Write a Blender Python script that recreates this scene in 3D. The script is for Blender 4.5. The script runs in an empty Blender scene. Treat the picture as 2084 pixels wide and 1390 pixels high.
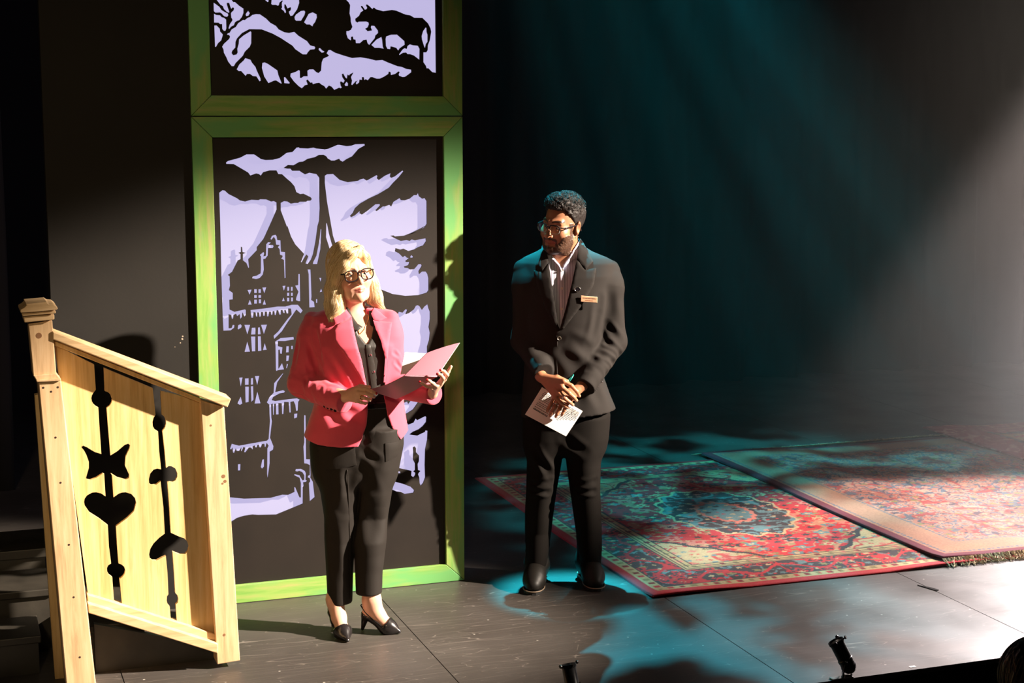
import bpy, math, random
import numpy as np
from mathutils import Vector, Matrix, Euler
from mathutils.geometry import delaunay_2d_cdt

random.seed(4)
RNG = np.random.default_rng(4)
SC = bpy.context.scene
COL = SC.collection

# ------------------------------------------------------------------ camera
F = 3250.0
CAMH = 2.2
PITCH = math.atan(465.0 / F)
YAW = math.atan(1177.0 / math.hypot(F, 465.0))
cd = bpy.data.cameras.new('camera')
cd.sensor_width = 36.0
cd.lens = F / 2084.0 * 36.0
cd.clip_start = 0.05
cam = bpy.data.objects.new('camera', cd)
cam.location = (0, 0, CAMH)
cam.rotation_euler = (math.pi / 2 - PITCH, 0, -YAW)
COL.objects.link(cam)
SC.camera = cam

# ------------------------------------------------------------------ world, lights, exposure
w = bpy.data.worlds.new('dark_house')
SC.world = w
w.use_nodes = True
w.node_tree.nodes['Background'].inputs[0].default_value = (0.6, 0.5, 0.4, 1)
w.node_tree.nodes['Background'].inputs[1].default_value = 0.003
SC.view_settings.view_transform = 'Standard'
SC.view_settings.look = 'None'
SC.view_settings.gamma = 1.0
SC.view_settings.exposure = 0.0
SC.view_settings.use_curve_mapping = False
SC.cycles.use_denoising = True
SC.cycles.max_bounces = 6
SC.cycles.diffuse_bounces = 3
SC.cycles.glossy_bounces = 3
SC.cycles.transmission_bounces = 4
SC.cycles.transparent_max_bounces = 6
SC.cycles.volume_bounces = 0
SC.cycles.sample_clamp_indirect = 4.0
SC.cycles.volume_step_rate = 4.0


def spot(name, loc, aim, power, col, full_deg, blend=0.2, radius=0.1):
    ld = bpy.data.lights.new(name, 'SPOT')
    ld.energy = power
    ld.color = col
    ld.spot_size = math.radians(full_deg)
    ld.spot_blend = blend
    ld.shadow_soft_size = radius
    o = bpy.data.objects.new(name, ld)
    o.location = loc
    d = Vector(aim) - Vector(loc)
    o.rotation_euler = d.to_track_quat('-Z', 'Y').to_euler()
    COL.objects.link(o)
    return o


def gobo(o, scale, lo, hi, seed, low=0.0, detail=2.0, aniso=1.0):
    """foliage break-up slide in a projector: the beam strength varies with direction"""
    ld = o.data
    ld.use_nodes = True
    nt = ld.node_tree
    em = [n for n in nt.nodes if n.type == 'EMISSION'][0]
    tc = nt.nodes.new('ShaderNodeTexCoord')
    sep = nt.nodes.new('ShaderNodeSeparateXYZ')
    nt.links.new(tc.outputs['Normal'], sep.inputs[0])
    dx = nt.nodes.new('ShaderNodeMath'); dx.operation = 'DIVIDE'
    dy = nt.nodes.new('ShaderNodeMath'); dy.operation = 'DIVIDE'
    nt.links.new(sep.outputs[0], dx.inputs[0]); nt.links.new(sep.outputs[2], dx.inputs[1])
    nt.links.new(sep.outputs[1], dy.inputs[0]); nt.links.new(sep.outputs[2], dy.inputs[1])
    ay = nt.nodes.new('ShaderNodeMath'); ay.operation = 'MULTIPLY'; ay.inputs[1].default_value = aniso
    nt.links.new(dy.outputs[0], ay.inputs[0])
    cmb = nt.nodes.new('ShaderNodeCombineXYZ')
    nt.links.new(dx.outputs[0], cmb.inputs[0]); nt.links.new(ay.outputs[0], cmb.inputs[1])
    cmb.inputs[2].default_value = seed
    nz = nt.nodes.new('ShaderNodeTexNoise')
    nz.inputs['Scale'].default_value = scale
    nz.inputs['Detail'].default_value = detail
    nz.inputs['Distortion'].default_value = 0.6
    nt.links.new(cmb.outputs[0], nz.inputs['Vector'])
    mr = nt.nodes.new('ShaderNodeMapRange')
    mr.inputs[1].default_value = lo; mr.inputs[2].default_value = hi
    mr.inputs[3].default_value = low; mr.inputs[4].default_value = 1.0
    nt.links.new(nz.outputs[0], mr.inputs[0])
    nt.links.new(mr.outputs[0], em.inputs['Strength'])


# warm key from far house right: lights the woman, the panel and the stair rail
spot('key_spot', (10.24, 1.91, 5.80), (1.50, 6.5, 0.74), 33000, (1.0, 0.85, 0.70), 14.6, 0.6, 0.10)
# amber front of house fill
spot('fill_spot', (-1.8, -4.0, 4.6), (0.85, 6.6, 1.45), 900, (1.0, 0.74, 0.42), 18.5, 0.55, 0.35)
# white back light from upstage right with a soft break-up slide
o = spot('white_back_spot', (8.7, 8.4, 4.7), (5.15, 6.6, 0.0), 9500, (1.0, 0.83, 0.76), 28.5, 0.32, 0.15)
gobo(o, 9.0, 0.36, 0.62, 3.3, 0.35, 2.0, 1.6)
o = spot('low_back_spot', (10.2, 10.9, 3.6), (5.3, 6.0, 0.0), 11000, (1.0, 0.88, 0.88), 22.0, 0.8, 0.15)
gobo(o, 7.0, 0.34, 0.62, 5.1, 0.3, 2.0, 1.0)
# narrow cyan top light on the man
spot('cyan_top_spot', (2.98, 7.9, 6.3), (2.74, 6.95, 1.55), 24000, (0.02, 0.62, 0.80), 7.2, 0.8, 0.05)
# cyan foliage slides from upstage
o = spot('cyan_spot_centre', (4.9, 10.6, 5.6), (3.15, 5.45, 0.0), 2300, (0.02, 0.62, 0.80), 19.0, 0.6, 0.06)
gobo(o, 24.0, 0.47, 0.50, 4.4, 0.0, 2.5, 1.0)
o = spot('cyan_spot_right', (3.4, 11.3, 6.0), (4.7, 7.9, 0.0), 2900, (0.02, 0.66, 0.78), 35.0, 0.6, 0.06)
gobo(o, 20.0, 0.46, 0.56, 7.9, 0.0, 2.5, 1.0)

# ------------------------------------------------------------------ geometry helpers
cth, sth = math.cos(YAW), math.sin(YAW)
FH = np.array([sth, cth, 0.0]); RT = np.array([cth, -sth, 0.0]); ZU = np.array([0, 0, 1.0])
CF = math.cos(PITCH) * FH - math.sin(PITCH) * ZU
CU = math.sin(PITCH) * FH + math.cos(PITCH) * ZU
CP = np.array([0, 0, CAMH])


def ray(x, y): return CF + RT * (x - 1042) / F + CU * (695 - y) / F
def onz(x, y, z=0.0):
    d = ray(x, y); return CP + d * ((z - CAMH) / d[2])
def ony(x, y, Y):
    d = ray(x, y); return CP + d * (Y / d[1])


class Frame:
    """a person's own axes: x to the right as the audience sees it, y upstage, z up"""
    def __init__(s, base): s.b = np.array(base, float)
    def __call__(s, x, y, dy=0.0):
        d = ray(x, y); p0 = s.b + FH * dy
        p = CP + d * (np.dot(p0 - CP, FH) / np.dot(d, FH))
        q = p - s.b
        return np.array([q @ RT, q @ FH, q[2]])
    def g(s, x, y, z=0.0):
        q = onz(x, y, z) - s.b
        return np.array([q @ RT, q @ FH, q[2]])


def tag(o, label=None, cat=None, group=None, kind=None):
    if label: o['label'] = label
    if cat: o['category'] = cat
    if group: o['group'] = group
    if kind: o['kind'] = kind
    return o


def empty(name, loc=(0, 0, 0), rz=0.0):
    o = bpy.data.objects.new(name, None)
    o.location = loc; o.rotation_euler = (0, 0, rz)
    COL.objects.link(o)
    return o


def mk(name, V, Fc, mat, parent=None, smooth=False, col=None, bevel=0.0, seg=2):
    me = bpy.data.meshes.new(name)
    me.from_pydata([tuple(map(float, v)) for v in V], [], [tuple(int(i) for i in f) for f in Fc])
    me.update()
    if mat: me.materials.append(mat)
    if smooth:
        me.polygons.foreach_set('use_smooth', np.ones(len(me.polygons), dtype=bool))
    if col is not None:
        a = me.color_attributes.new('Col', 'FLOAT_COLOR', 'POINT')
        c = np.ones((len(V), 4), np.float32); c[:, :3] = col
        a.data.foreach_set('color', c.ravel())
    o = bpy.data.objects.new(name, me)
    COL.objects.link(o)
    if parent: o.parent = parent
    if bevel:
        m = o.modifiers.new('bevel', 'BEVEL'); m.width = bevel; m.segments = seg; m.limit_method = 'ANGLE'
    return o


def box(lo, hi):
    x0, y0, z0 = lo; x1, y1, z1 = hi
    V = [(x0, y0, z0), (x1, y0, z0), (x1, y1, z0), (x0, y1, z0), (x0, y0, z1), (x1, y0, z1), (x1, y1, z1), (x0, y1, z1)]
    Fc = [(0, 3, 2, 1), (4, 5, 6, 7), (0, 1, 5, 4), (1, 2, 6, 5), (2, 3, 7, 6), (3, 0, 4, 7)]
    return V, Fc


def prism(pts, vec):
    """front outline (3D points) pushed along vec"""
    P = [np.array(p, float) for p in pts]; n = len(P); v = np.array(vec, float)
    # make the front face look against vec
    nrm = np.zeros(3)
    for i in range(n): nrm += np.cross(P[i], P[(i + 1) % n])
    if nrm @ v > 0: P = P[::-1]
    V = P + [p + v for p in P]
    Fc = [tuple(range(n)), tuple(range(2 * n - 1, n - 1, -1))]
    for i in range(n):
        j = (i + 1) % n
        Fc.append((j, i, n + i, n + j))
    return V, Fc


def join(*ms):
    V, Fc = [], []
    for v, f in ms:
        k = len(V); V += list(v); Fc += [tuple(i + k for i in q) for q in f]
    return V, Fc


def tube(pts, r, n=8, closed=False, cap=True):
    P = np.array(pts, float); m = len(P)
    R = np.full(m, r, float) if np.isscalar(r) else np.array(r, float)
    T = np.roll(P, -1, 0) - np.roll(P, 1, 0) if closed else np.gradient(P, axis=0)
    T /= np.linalg.norm(T, axis=1)[:, None] + 1e-12
    a = np.array([0, 0, 1.0]) if abs(T[0][2]) < .9 else np.array([1.0, 0, 0])
    U = np.cross(T[0], a); U /= np.linalg.norm(U)
    V = []
    for i in range(m):
        U = U - T[i] * (U @ T[i]); U /= np.linalg.norm(U) + 1e-12
        W = np.cross(T[i], U)
        for k in range(n):
            t = 2 * math.pi * k / n
            V.append(P[i] + R[i] * (math.cos(t) * U + math.sin(t) * W))
    Fc = []
    for i in range(m if closed else m - 1):
        j = (i + 1) % m
        for k in range(n):
            l = (k + 1) % n
            Fc.append((i * n + k, i * n + l, j * n + l, j * n + k))
    if cap and not closed:
        Fc.append(tuple(range(n - 1, -1, -1))); Fc.append(tuple(range((m - 1) * n, m * n)))
    return V, Fc


def lathe(prof, n=24, axis=None, org=(0, 0, 0)):
    """profile [(radius, height)] spun about axis through org"""
    ax = np.array(axis if axis is not None else (0, 0, 1.0), float); ax /= np.linalg.norm(ax)
    a = np.array([1.0, 0, 0]) if abs(ax[0]) < .9 else np.array([0, 1.0, 0])
    u = np.cross(ax, a); u /= np.linalg.norm(u); v = np.cross(ax, u); org = np.array(org, float)
    V, Fc = [], []
    for r, h in prof:
        for k in range(n):
            t = 2 * math.pi * k / n
            V.append(org + ax * h + (u * math.cos(t) + v * math.sin(t)) * max(r, 1e-5))
    for i in range(len(prof) - 1):
        for k in range(n):
            l = (k + 1) % n
            Fc.append((i * n + k, i * n + l, (i + 1) * n + l, (i + 1) * n + k))
    return V, Fc


def smooth_line(pts, n=8, closed=False):
    P = [np.array(p, float) for p in pts]; m = len(P); out = []
    rng = range(m) if closed else range(m - 1)
    for i in rng:
        p0 = P[(i - 1) % m] if closed or i > 0 else P[i]
        p1 = P[i]; p2 = P[(i + 1) % m]
        p3 = P[(i + 2) % m] if closed or i + 2 < m else P[(i + 1) % m]
        for k in range(n):
            t = k / n
            out.append(.5 * ((2 * p1) + (-p0 + p2) * t + (2 * p0 - 5 * p1 + 4 * p2 - p3) * t * t + (-p0 + 3 * p1 - 3 * p2 + p3) * t ** 3))
    if not closed: out.append(P[-1])
    return out


def vnoise(P, seed=0):
    P = np.asarray(P, np.float32); i = np.floor(P).astype(np.int64); f = P - i; f = f * f * (3 - 2 * f)
    def h(a, b, c):
        n = (a * 73856093) ^ (b * 19349663) ^ (c * 83492791) ^ (seed * 2654435761)
        n &= 0x7fffffff
        n = (n * ((n * n * 15731 + 789221) & 0x7fffffff) + 1376312589) & 0x7fffffff
        return (n % 100003).astype(np.float32) / 100003.0
    r = 0
    for a in (0, 1):
        for b in (0, 1):
            for c in (0, 1):
                wt = (f[:, 0] if a else 1 - f[:, 0]) * (f[:, 1] if b else 1 - f[:, 1]) * (f[:, 2] if c else 1 - f[:, 2])
                r = r + wt * h(i[:, 0] + a, i[:, 1] + b, i[:, 2] + c)
    return r


def fbm(P, seed=0, o=3):
    r = 0; a = .5
    for k in range(o):
        r = r + a * vnoise(P * 2 ** k, seed + k * 7); a *= .5
    return r


# ------------------------------------------------------------------ materials
def nodes(name):
    m = bpy.data.materials.new(name); m.use_nodes = True
    nt = m.node_tree
    return m, nt, nt.nodes['Principled BSDF']


def mat(name, col, rough=.6, metal=0.0, spec=.5, attr=False, bump=0.0, bscale=200.0, sheen=0.0, sss=0.0,
        var=0.0, vscale=8.0, emit=None, coat=0.0):
    m, nt, b = nodes(name)
    b.inputs['Base Color'].default_value = (*col, 1)
    b.inputs['Roughness'].default_value = rough
    b.inputs['Metallic'].default_value = metal
    b.inputs['Specular IOR Level'].default_value = spec
    b.inputs['Coat Weight'].default_value = coat
    if sheen:
        b.inputs['Sheen Weight'].default_value = sheen
    if sss:
        b.inputs['Subsurface Weight'].default_value = sss
        b.inputs['Subsurface Radius'].default_value = (.012, .004, .002)
        b.inputs['Subsurface Scale'].default_value = 1.0
    src = None
    if attr:
        a = nt.nodes.new('ShaderNodeVertexColor'); a.layer_name = 'Col'; src = a.outputs[0]
    if bump or var:
        tc = nt.nodes.new('ShaderNodeTexCoord')
    if var:
        n = nt.nodes.new('ShaderNodeTexNoise'); n.inputs['Scale'].default_value = vscale; n.inputs['Detail'].default_value = 4
        nt.links.new(tc.outputs['Object'], n.inputs['Vector'])
        mr = nt.nodes.new('ShaderNodeMapRange'); mr.inputs[1].default_value = .3; mr.inputs[2].default_value = .7
        mr.inputs[3].default_value = 1 - var; mr.inputs[4].default_value = 1 + var
        nt.links.new(n.outputs[0], mr.inputs[0])
        mx = nt.nodes.new('ShaderNodeVectorMath'); mx.operation = 'SCALE'
        if src: nt.links.new(src, mx.inputs[0])
        else: mx.inputs[0].default_value = col
        nt.links.new(mr.outputs[0], mx.inputs['Scale'])
        src = mx.outputs[0]
    if src: nt.links.new(src, b.inputs['Base Color'])
    if bump:
        n = nt.nodes.new('ShaderNodeTexNoise'); n.inputs['Scale'].default_value = bscale; n.inputs['Detail'].default_value = 3
        nt.links.new(tc.outputs['Object'], n.inputs['Vector'])
        bp = nt.nodes.new('ShaderNodeBump'); bp.inputs['Strength'].default_value = bump; bp.inputs['Distance'].default_value = .002
        nt.links.new(n.outputs[0], bp.inputs['Height']); nt.links.new(bp.outputs[0], b.inputs['Normal'])
    if emit:
        b.inputs['Emission Color'].default_value = (*emit[0], 1)
        b.inputs['Emission Strength'].default_value = emit[1]
    return m


def wood(name, cols, stretch, scale=6.0, rough=.55, knots=False, bump=.15, spec=.4, patch=None):
    """grain runs along the axis whose stretch is small"""
    m, nt, b = nodes(name)
    b.inputs['Roughness'].default_value = rough
    b.inputs['Specular IOR Level'].default_value = spec
    tc = nt.nodes.new('ShaderNodeTexCoord'); mp = nt.nodes.new('ShaderNodeMapping')
    mp.inputs['Scale'].default_value = stretch
    nt.links.new(tc.outputs['Object'], mp.inputs[0])
    n = nt.nodes.new('ShaderNodeTexNoise'); n.inputs['Scale'].default_value = scale; n.inputs['Detail'].default_value = 6
    n.inputs['Distortion'].default_value = .4; n.inputs['Roughness'].default_value = .65
    nt.links.new(mp.outputs[0], n.inputs['Vector'])
    cr = nt.nodes.new('ShaderNodeValToRGB')
    el_ = cr.color_ramp.elements
    el_[0].position = .3; el_[0].color = (*cols[0], 1); el_[1].position = .7; el_[1].color = (*cols[-1], 1)
    for k, c in enumerate(cols[1:-1]):
        e = el_.new(.3 + .4 * (k + 1) / (len(cols) - 1)); e.color = (*c, 1)
    nt.links.new(n.outputs[0], cr.inputs[0])
    out = cr.outputs[0]
    if patch:
        n2 = nt.nodes.new('ShaderNodeTexNoise'); n2.inputs['Scale'].default_value = patch[1]; n2.inputs['Detail'].default_value = 3
        mp2 = nt.nodes.new('ShaderNodeMapping'); mp2.inputs['Scale'].default_value = tuple(math.sqrt(s) for s in stretch)
        nt.links.new(tc.outputs['Object'], mp2.inputs[0]); nt.links.new(mp2.outputs[0], n2.inputs['Vector'])
        mr = nt.nodes.new('ShaderNodeMapRange'); mr.inputs[1].default_value = .45; mr.inputs[2].default_value = .62
        nt.links.new(n2.outputs[0], mr.inputs[0])
        mx = nt.nodes.new('ShaderNodeMix'); mx.data_type = 'RGBA'
        nt.links.new(mr.outputs[0], mx.inputs[0]); nt.links.new(out, mx.inputs[6]); mx.inputs[7].default_value = (*patch[0], 1)
        out = mx.outputs[2]
    nt.links.new(out, b.inputs['Base Color'])
    bp = nt.nodes.new('ShaderNodeBump'); bp.inputs['Strength'].default_value = bump; bp.inputs['Distance'].default_value = .003
    nt.links.new(n.outputs[0], bp.inputs['Height']); nt.links.new(bp.outputs[0], b.inputs['Normal'])
    return m


def floor_mat():
    m, nt, b = nodes('black_stage_paint')
    tc = nt.nodes.new('ShaderNodeTexCoord')
    n = nt.nodes.new('ShaderNodeTexNoise'); n.inputs['Scale'].default_value = 1.3; n.inputs['Detail'].default_value = 6
    nt.links.new(tc.outputs['Object'], n.inputs['Vector'])
    cr = nt.nodes.new('ShaderNodeValToRGB')
    cr.color_ramp.elements[0].position = .35; cr.color_ramp.elements[0].color = (.048, .041, .036, 1)
    cr.color_ramp.elements[1].position = .7; cr.color_ramp.elements[1].color = (.080, .071, .064, 1)
    nt.links.new(n.outputs[0], cr.inputs[0])
    col = cr.outputs[0]
    # scuffs: thin level lines of warped noise, in three directions
    for sc, wdt, rot, st in ((1.6, .0030, .35, (.45, 6, 1)), (2.1, .0026, -.25, (.5, 7, 1)), (2.4, .0030, 1.1, (.6, 6, 1)), (3.0, .0030, -.9, (.7, 5, 1)), (4.5, .0036, .1, (.8, 4, 1))):
        mp = nt.nodes.new('ShaderNodeMapping'); mp.inputs['Rotation'].default_value = (0, 0, rot); mp.inputs['Scale'].default_value = st
        nt.links.new(tc.outputs['Object'], mp.inputs[0])
        s = nt.nodes.new('ShaderNodeTexNoise'); s.inputs['Scale'].default_value = sc; s.inputs['Detail'].default_value = .6
        nt.links.new(mp.outputs[0], s.inputs['Vector'])
        sb = nt.nodes.new('ShaderNodeMath'); sb.operation = 'SUBTRACT'; sb.inputs[1].default_value = .5
        nt.links.new(s.outputs[0], sb.inputs[0])
        ab = nt.nodes.new('ShaderNodeMath'); ab.operation = 'ABSOLUTE'; nt.links.new(sb.outputs[0], ab.inputs[0])
        mr = nt.nodes.new('ShaderNodeMapRange'); mr.inputs[1].default_value = 0; mr.inputs[2].default_value = wdt
        mr.inputs[3].default_value = 1; mr.inputs[4].default_value = 0
        nt.links.new(ab.outputs[0], mr.inputs[0])
        brk = nt.nodes.new('ShaderNodeTexNoise'); brk.inputs['Scale'].default_value = 3.5; nt.links.new(mp.outputs[0], brk.inputs['Vector'])
        br = nt.nodes.new('ShaderNodeMapRange'); br.inputs[1].default_value = .42; br.inputs[2].default_value = .56; nt.links.new(brk.outputs[0], br.inputs[0])
        ml = nt.nodes.new('ShaderNodeMath'); ml.operation = 'MULTIPLY'
        nt.links.new(mr.outputs[0], ml.inputs[0]); nt.links.new(br.outputs[0], ml.inputs[1])
        ml2 = nt.nodes.new('ShaderNodeMath'); ml2.operation = 'MULTIPLY'; ml2.inputs[1].default_value = .42
        nt.links.new(ml.outputs[0], ml2.inputs[0])
        mx = nt.nodes.new('ShaderNodeMix'); mx.data_type = 'RGBA'
        nt.links.new(ml2.outputs[0], mx.inputs[0]); nt.links.new(col, mx.inputs[6]); mx.inputs[7].default_value = (.34, .30, .26, 1)
        col = mx.outputs[2]
    # specks of dropped paint
    v = nt.nodes.new('ShaderNodeTexVoronoi'); v.inputs['Scale'].default_value = 9.0; nt.links.new(tc.outputs['Object'], v.inputs['Vector'])
    mr = nt.nodes.new('ShaderNodeMapRange'); mr.inputs[1].default_value = .035; mr.inputs[2].default_value = .05
    mr.inputs[3].default_value = .8; mr.inputs[4].default_value = 0
    nt.links.new(v.outputs['Distance'], mr.inputs[0])
    mx = nt.nodes.new('ShaderNodeMix'); mx.data_type = 'RGBA'
    nt.links.new(mr.outputs[0], mx.inputs[0]); nt.links.new(col, mx.inputs[6]); mx.inputs[7].default_value = (.4, .38, .34, 1)
    nt.links.new(mx.outputs[2], b.inputs['Base Color'])
    b.inputs['Specular IOR Level'].default_value = .5
    n3 = nt.nodes.new('ShaderNodeTexNoise'); n3.inputs['Scale'].default_value = 2.4; n3.inputs['Detail'].default_value = 5
    nt.links.new(tc.outputs['Object'], n3.inputs['Vector'])
    rr = nt.nodes.new('ShaderNodeMapRange'); rr.inputs[1].default_value = .3; rr.inputs[2].default_value = .7
    rr.inputs[3].default_value = .36; rr.inputs[4].default_value = .50
    nt.links.new(n3.outputs[0], rr.inputs[0]); nt.links.new(rr.outputs[0], b.inputs['Roughness'])
    mp = nt.nodes.new('ShaderNodeMapping'); mp.inputs['Rotation'].default_value = (0, 0, .3); mp.inputs['Scale'].default_value = (4, 26, 1)
    nt.links.new(tc.outputs['Object'], mp.inputs[0])
    n4 = nt.nodes.new('ShaderNodeTexNoise'); n4.inputs['Scale'].default_value = 1.0; n4.inputs['Detail'].default_value = 4; n4.inputs['Distortion'].default_value = .7
    nt.links.new(mp.outputs[0], n4.inputs['Vector'])
    bp = nt.nodes.new('ShaderNodeBump'); bp.inputs['Strength'].default_value = .12; bp.inputs['Distance'].default_value = .004
    nt.links.new(n4.outputs[0], bp.inputs['Height']); nt.links.new(bp.outputs[0], b.inputs['Normal'])
    return m


M = {}
M['floor'] = floor_mat()
M['wall_black'] = mat('matte_black_flat', (.011, .009, .007), .75, var=.12, vscale=3, bump=.1, bscale=60, spec=.3)
M['board'] = mat('black_cutout_board', (.0115, .0078, .0056), .6, var=.15, vscale=5, bump=.06, bscale=40, spec=.3)
M['curtain'] = mat('black_velour', (.022, .02, .02), .95, spec=.1)
M['stair'] = mat('black_stair_paint', (.03, .026, .02), .45, var=.3, vscale=9, bump=.3, bscale=30)
M['lightbox'] = mat('backlit_white_screen', (.07, .07, .075), .7, emit=((.66, .60, .95), .80))
G1, G2, G3 = (.12, .31, .05), (.22, .36, .08), (.34, .33, .12)
M['green_v'] = wood('green_paint_upright', [G1, G2, G3], (20, 20, 1.6), 1.6, .5, patch=((.13, .36, .11), 2.2))
M['green_h'] = wood('green_paint_crosswise', [G1, G2, G3], (1.6, 20, 20), 1.6, .5, patch=((.13, .36, .11), 2.2))
M['pine'] = wood('weathered_pine', [(.42, .26, .13), (.62, .41, .22), (.70, .50, .30)], (26, 26, 1.8), 1.5, .6)
M['pine_rail'] = wood('weathered_pine_rail', [(.45, .29, .14), (.62, .42, .22), (.70, .50, .30)], (2.0, 26, 26), 1.5, .6)
M['stained'] = wood('honey_stained_ply', [(.52, .31, .11), (.68, .46, .20), (.76, .56, .30)], (30, 30, 1.5), 1.4, .5)
M['hole'] = mat('nail_hole', (.03, .012, .006), .9)
M['metal_black'] = mat('black_lamp_metal', (.025, .025, .027), .35, .6)
M['metal_grey'] = mat('bare_aluminium', (.6, .58, .55), .3, .9)
M['cable'] = mat('black_cable', (.02, .02, .02), .6)
M['skin_w'] = mat('fair_skin', (.7, .4, .28), .45, attr=True, sss=.12, bump=.06, bscale=300)
M['skin_m'] = mat('brown_skin', (.3, .13, .07), .42, attr=True, sss=.06, bump=.06, bscale=300)
M['blond'] = mat('blond_hair', (.62, .40, .18), .42, attr=True, spec=.5)
M['blackhair'] = mat('black_hair', (.012, .010, .009), .6, attr=True, spec=.25)
M['jacket_w'] = mat('raspberry_wool', (.60, .058, .105), .8, sheen=.25, bump=.2, bscale=900, var=.04, vscale=30)
M['black_cloth'] = mat('black_cotton', (.012, .009, .007), .75, spec=.25, bump=.15, bscale=700)
M['black_silk'] = mat('black_silk_blouse', (.018, .0145, .0115), .45, sheen=.05, bump=.05, bscale=300)
M['leather'] = mat('black_patent_leather', (.014, .012, .012), .22, spec=.6)
M['gold'] = mat('gold_metal', (.9, .6, .2), .25, 1.0)
M['silver'] = mat('silver_metal', (.75, .75, .75), .2, 1.0)
M['nail'] = mat('red_nail_varnish', (.45, .01, .02), .2)
M['suit'] = mat('charcoal_wool', (.016, .013, .0115), .85, spec=.2, bump=.2, bscale=900)
M['suit_trousers'] = mat('charcoal_trouser_wool', (.0075, .006, .005), .9, spec=.12, bump=.2, bscale=900)
M['boot'] = mat('dark_leather_boot', (.012, .010, .008), .5, spec=.3)
M['welt'] = mat('pale_boot_welt', (.3, .22, .15), .5)
M['acetate'] = mat('black_acetate', (.012, .010, .012), .15)
M['glasslens'] = None
M['eyecol'] = mat('eyeball', (.8, .8, .8), .1, attr=True)
M['folder'] = mat('burgundy_folder', (.46, .17, .22), .42, coat=.05)
M['paper'] = mat('white_paper', (.82, .78, .74), .7)
M['ink'] = mat('black_ink', (.03, .03, .03), .8)
M['badge'] = mat('copper_badge', (.85, .50, .30), .35, .2)
M['darkhair'] = mat('dark_brown_hair', (.035, .02, .010), .45, attr=True)


def lens_mat():
    m = bpy.data.materials.new('clear_lens'); m.use_nodes = True
    nt = m.node_tree; nt.nodes.clear()
    out = nt.nodes.new('ShaderNodeOutputMaterial')
    tr = nt.nodes.new('ShaderNodeBsdfTransparent'); tr.inputs[0].default_value = (.99, .99, .99, 1)
    gl = nt.nodes.new('ShaderNodeBsdfGlossy'); gl.inputs['Roughness'].default_value = .03
    lw = nt.nodes.new('ShaderNodeFresnel'); lw.inputs[0].default_value = 1.25
    mx = nt.nodes.new('ShaderNodeMixShader')
    nt.links.new(lw.outputs[0], mx.inputs[0]); nt.links.new(tr.outputs[0], mx.inputs[1]); nt.links.new(gl.outputs[0], mx.inputs[2])
    nt.links.new(mx.outputs[0], out.inputs[0])
    return m


M['lens'] = lens_mat()


def striped_shirt():
    m, nt, b = nodes('white_striped_shirt')
    tc = nt.nodes.new('ShaderNodeTexCoord')
    wv = nt.nodes.new('ShaderNodeTexWave'); wv.bands_direction = 'X'; wv.inputs['Scale'].default_value = 26
    wv.inputs['Distortion'].default_value = .3
    nt.links.new(tc.outputs['Object'], wv.inputs['Vector'])
    cr = nt.nodes.new('ShaderNodeValToRGB')
    cr.color_ramp.elements[0].position = .0; cr.color_ramp.elements[0].color = (.26, .20, .36, 1)
    cr.color_ramp.elements[1].position = .12; cr.color_ramp.elements[1].color = (.74, .73, .86, 1)
    nt.links.new(wv.outputs[0], cr.inputs[0]); nt.links.new(cr.outputs[0], b.inputs['Base Color'])
    b.inputs['Roughness'].default_value = .8
    return m


M['shirt_m'] = striped_shirt()
# ------------------------------------------------------------------ the stage
EDGE = 5.225
fl = mk('floor', *box((-4, EDGE + .03, -.30), (12, 12.6, -.02)), M['stair']); tag(fl, kind='structure')
xs = [1.822 + 1.228 * k for k in range(-5, 9)]
for a, b_ in zip(xs[:-1], xs[1:]):
    mk('floor_panel', *box((a + .002, EDGE, -.02), (b_ - .002, 12.6, 0)), M['floor'], fl)
fas = mk('trim_1', *box((-4, EDGE + .02, -1.0), (12, EDGE + .03 + .05, -.021)), M['curtain']); tag(fas, kind='structure')
hf = mk('floor', *box((-6, -6, -1.1), (14, EDGE + .06, -1.0)), M['curtain']); tag(hf, kind='structure')

# black flat carrying the picture frame, and the masking further upstage on the left
wl = mk('wall_left', *box((.43, 7.021, 0), (1.095, 7.085, 4.4)), M['wall_black'], bevel=.002); tag(wl, kind='structure')
wm = mk('wall_back', *box((-4, 12.2, -.02), (12, 12.3, 7)), M['curtain']); tag(wm, kind='structure')
# little chips of paint on the flat
for k, (px, py, s) in enumerate([(371, 690, .006), (367, 698, .003), (372, 684, .004), (356, 706, .002)]):
    p = ony(px, py, 7.021)
    ang = [i * math.pi / 3 for i in range(6)]
    rr = [s * (.6 + .6 * random.random()) for _ in ang]
    mk('paint_chip', *prism([p + np.array([r * math.cos(t), -.0006, r * math.sin(t)]) for r, t in zip(rr, ang)], (0, .002, 0)),
       mat('pale_chip', (.4, .3, .22), .8) if k == 0 else bpy.data.materials['pale_chip'], wl)


def drape_curtain(name, x0, x1, y, z0, z1, label, folds, seed):
    n = int((x1 - x0) / .02); V = []; Fc = []; zs = np.linspace(z0, z1, 10)
    r = np.random.default_rng(seed); ph = r.uniform(0, 6, 6)
    for j, z in enumerate(zs):
        for i in range(n + 1):
            x = x0 + (x1 - x0) * i / n
            d = .07 * math.sin(x * folds + ph[0] + .5 * math.sin(x * 1.7 + ph[1])) + .035 * math.sin(x * folds * 2.3 + ph[2] + .1 * z)
            V.append((x + .02 * math.sin(z * .7 + x), y + d * (1 - .06 * j), z))
    for j in range(len(zs) - 1):
        for i in range(n):
            a = j * (n + 1) + i
            Fc.append((a, a + 1, a + n + 2, a + n + 1))
    o = mk(name, V, Fc, M['curtain'], smooth=True)
    o.modifiers.new('thick', 'SOLIDIFY').thickness = .01
    return tag(o, label, 'curtain')


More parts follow.
